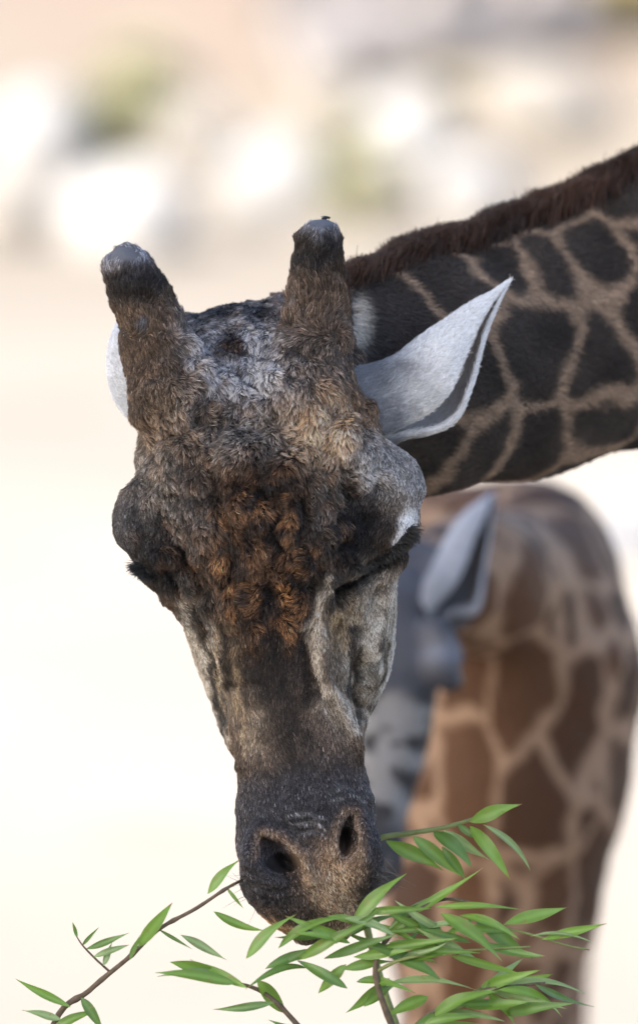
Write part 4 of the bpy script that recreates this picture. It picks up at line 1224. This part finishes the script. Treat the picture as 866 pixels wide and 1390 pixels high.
def tussock(px, py, size, label, mat, seed, blades=420):
    r_ = np.random.default_rng(seed)
    q = ray_ground(px, py); D = np.dot(q - CAM, FWD); h = size * S * D / FOCUS
    P, F = [], []
    for k in range(blades):
        a = r_.uniform(0, 6.283); b = r_.uniform(.15, .9) ; l = h * r_.uniform(.6, 1.1); w_ = .012 + .01 * r_.random()
        o = np.array([math.cos(a), math.sin(a), 0]) * h * .28 * math.sqrt(r_.random())
        dirh = np.array([math.cos(a), math.sin(a), 0]); sd_ = np.array([-math.sin(a), math.cos(a), 0])
        i0 = len(P)
        for t in (0, .4, .75, 1):
            c = o + dirh * l * b * t * t * .8 + np.array([0, 0, l * (t - .35 * b * t * t)])
            P += [c - sd_ * w_ * (1 - t * .9), c + sd_ * w_ * (1 - t * .9)]
        F += [(i0 + 2 * i, i0 + 2 * i + 1, i0 + 2 * i + 3, i0 + 2 * i + 2) for i in range(3)]
    root = empty('grass_tussock', (q[0], q[1], ground_z(q[0], q[1])))
    P = np.array(P) + np.array([q[0], q[1], ground_z(q[0], q[1])])
    o = add('blades', new_mesh('blades', P, np.array(F)), mat, root)
    o['kind'] = 'stuff'
    tag(root, label, 'grass', 'grass clumps among the boulders')
tussock(165, 215, 120, 'pale green grass clump between the tall white boulder and the buff one', DRY, 1, 700)
tussock(190, 130, 70, 'thin grass clump behind the buff boulder', DRY, 2)
tussock(470, 225, 70, 'pale green grass clump beside the rounded pale boulder', DRY, 3, 500)
tussock(485, 300, 90, 'pale green grass clump in front of the boulders near the mane', DRY, 4, 600)
tussock(610, 150, 40, 'small grass clump at the side of the upright white boulder', DRY, 5)
tussock(848, 60, 90, 'yellow bush-like clump beside the wide pale boulder', YEL, 6, 900)

# ------------------------------------------------------------------ unseen shade tree, added above the frame to block the sun
def build_tree():
    root = empty('added_shade_tree', (-4.6, 1.6, 0))
    tag(root, 'unseen leafy tree with a leaning trunk, added to shade the giraffes', 'tree')
    bark = plain('tree_bark', (.12, .095, .07), .9, 14, .35, .6, dist=.03)
    fol = leaf_mat('tree_leaf', (.06, .10, .03), (.10, .16, .03))
    w2 = lambda *q: W2L(np.array(q, float))
    tube('trunk', [w2(-4.6, 1.6, -.1), w2(-4.5, 1.7, 1.4), w2(-4.7, 2.3, 3.2), w2(-4.5, 3.1, 5.0), w2(-4.0, 4.2, 6.2)], np.array([.36, .27, .24, .20, .13]) / S, bark, root, 16, .05)
    for e in ((-.2, 5.6, 6.4), (-4.2, 4.4, 6.6), (.6, 3.4, 6.6), (-1.6, 6.6, 6.3), (-3.2, .8, 6.7), (-5.2, 3.2, 6.5)):
        a = np.array([-4.6, 3.0, 4.7]); e = np.array(e) + np.array([-1.6, 1.2, 0.0])
        tube('limb', [W2L(a), W2L(a * .6 + e * .4 + (0, 0, .5)), W2L(e)], np.array([.13, .09, .03]) / S, bark, root, 9)
    r_ = np.random.default_rng(3)
    n = 26000
    c = np.array([-1.6, 4.1, 6.5])
    lob = np.array([[-.4, 5.3, 6.4], [-2.6, 5.6, 6.5], [-1.4, 4.0, 6.9], [-3.6, 3.4, 6.6], [.6, 4.2, 6.5], [-2.2, 2.4, 6.7], [-.2, 2.6, 6.7], [-1.4, 6.5, 6.1], [.9, 5.5, 6.2], [-4.2, 5.0, 6.3]])
    lob = lob + np.array([-1.6, 1.2, 0.0])
    k = r_.integers(0, len(lob), n)
    d = unit(r_.normal(size=(n, 3))) * (r_.random((n, 1)) ** .45)
    p = lob[k] + d * np.array([1.45, 1.35, .75])
    ax = unit(r_.normal(size=(n, 3)) + (0, 0, -.4)); b = unit(np.cross(ax, r_.normal(size=(n, 3))))
    l = r_.uniform(.16, .30, (n, 1)); wd = l * .26
    nn = np.cross(ax, b)
    P = np.stack([p, p + ax * l * .5 + b * wd + nn * .02, p + ax * l, p + ax * l * .5 - b * wd + nn * .02], 1).reshape(-1, 3)
    F = np.arange(4 * n).reshape(-1, 4)
    o = add('crown', new_mesh('crown', P, F, smooth=False), fol, root)
    o['kind'] = 'stuff'
build_tree()

# ------------------------------------------------------------------ unseen deck and wall, added to block light from the camera side
def build_deck():
    root = empty('light_block_deck', (0, 0, 0))
    tag(root, 'unseen dark timber deck with plank floor, rail and board wall, added to block front light', 'deck')
    wood = plain('dark_timber', (.10, .07, .05), .8, 6.0, .3, .3, dist=.01)
    def box(name, lo, hi):
        lo, hi = np.array(lo), np.array(hi)
        P = np.array([[(lo, hi)[i][0], (lo, hi)[j][1], (lo, hi)[k][2]] for i in (0, 1) for j in (0, 1) for k in (0, 1)])
        F = [(0, 1, 3, 2), (4, 6, 7, 5), (0, 4, 5, 1), (2, 3, 7, 6), (0, 2, 6, 4), (1, 5, 7, 3)]
        return add(name, new_mesh(name, P, F, smooth=False), wood, root)
    for k in range(22):
        box('plank', (-5.5, -3.0 + k * .25, 1.50), (4.5, -3.0 + k * .25 + .24, 1.55))
    for k in range(28):
        box('wall_board', (-5.5 + k * .36, -3.1, 1.55), (-5.5 + k * .36 + .35, -3.03, 5.2))
    for x in (-5.3, -2, 1.2, 4.3):
        box('post', (x, -2.9, -.05), (x + .15, -2.75, 1.5)); box('post', (x, 2.2, -.05), (x + .15, 2.35, 2.45))
    box('rail', (-5.3, 2.2, 2.452), (4.45, 2.35, 2.52))
build_deck()
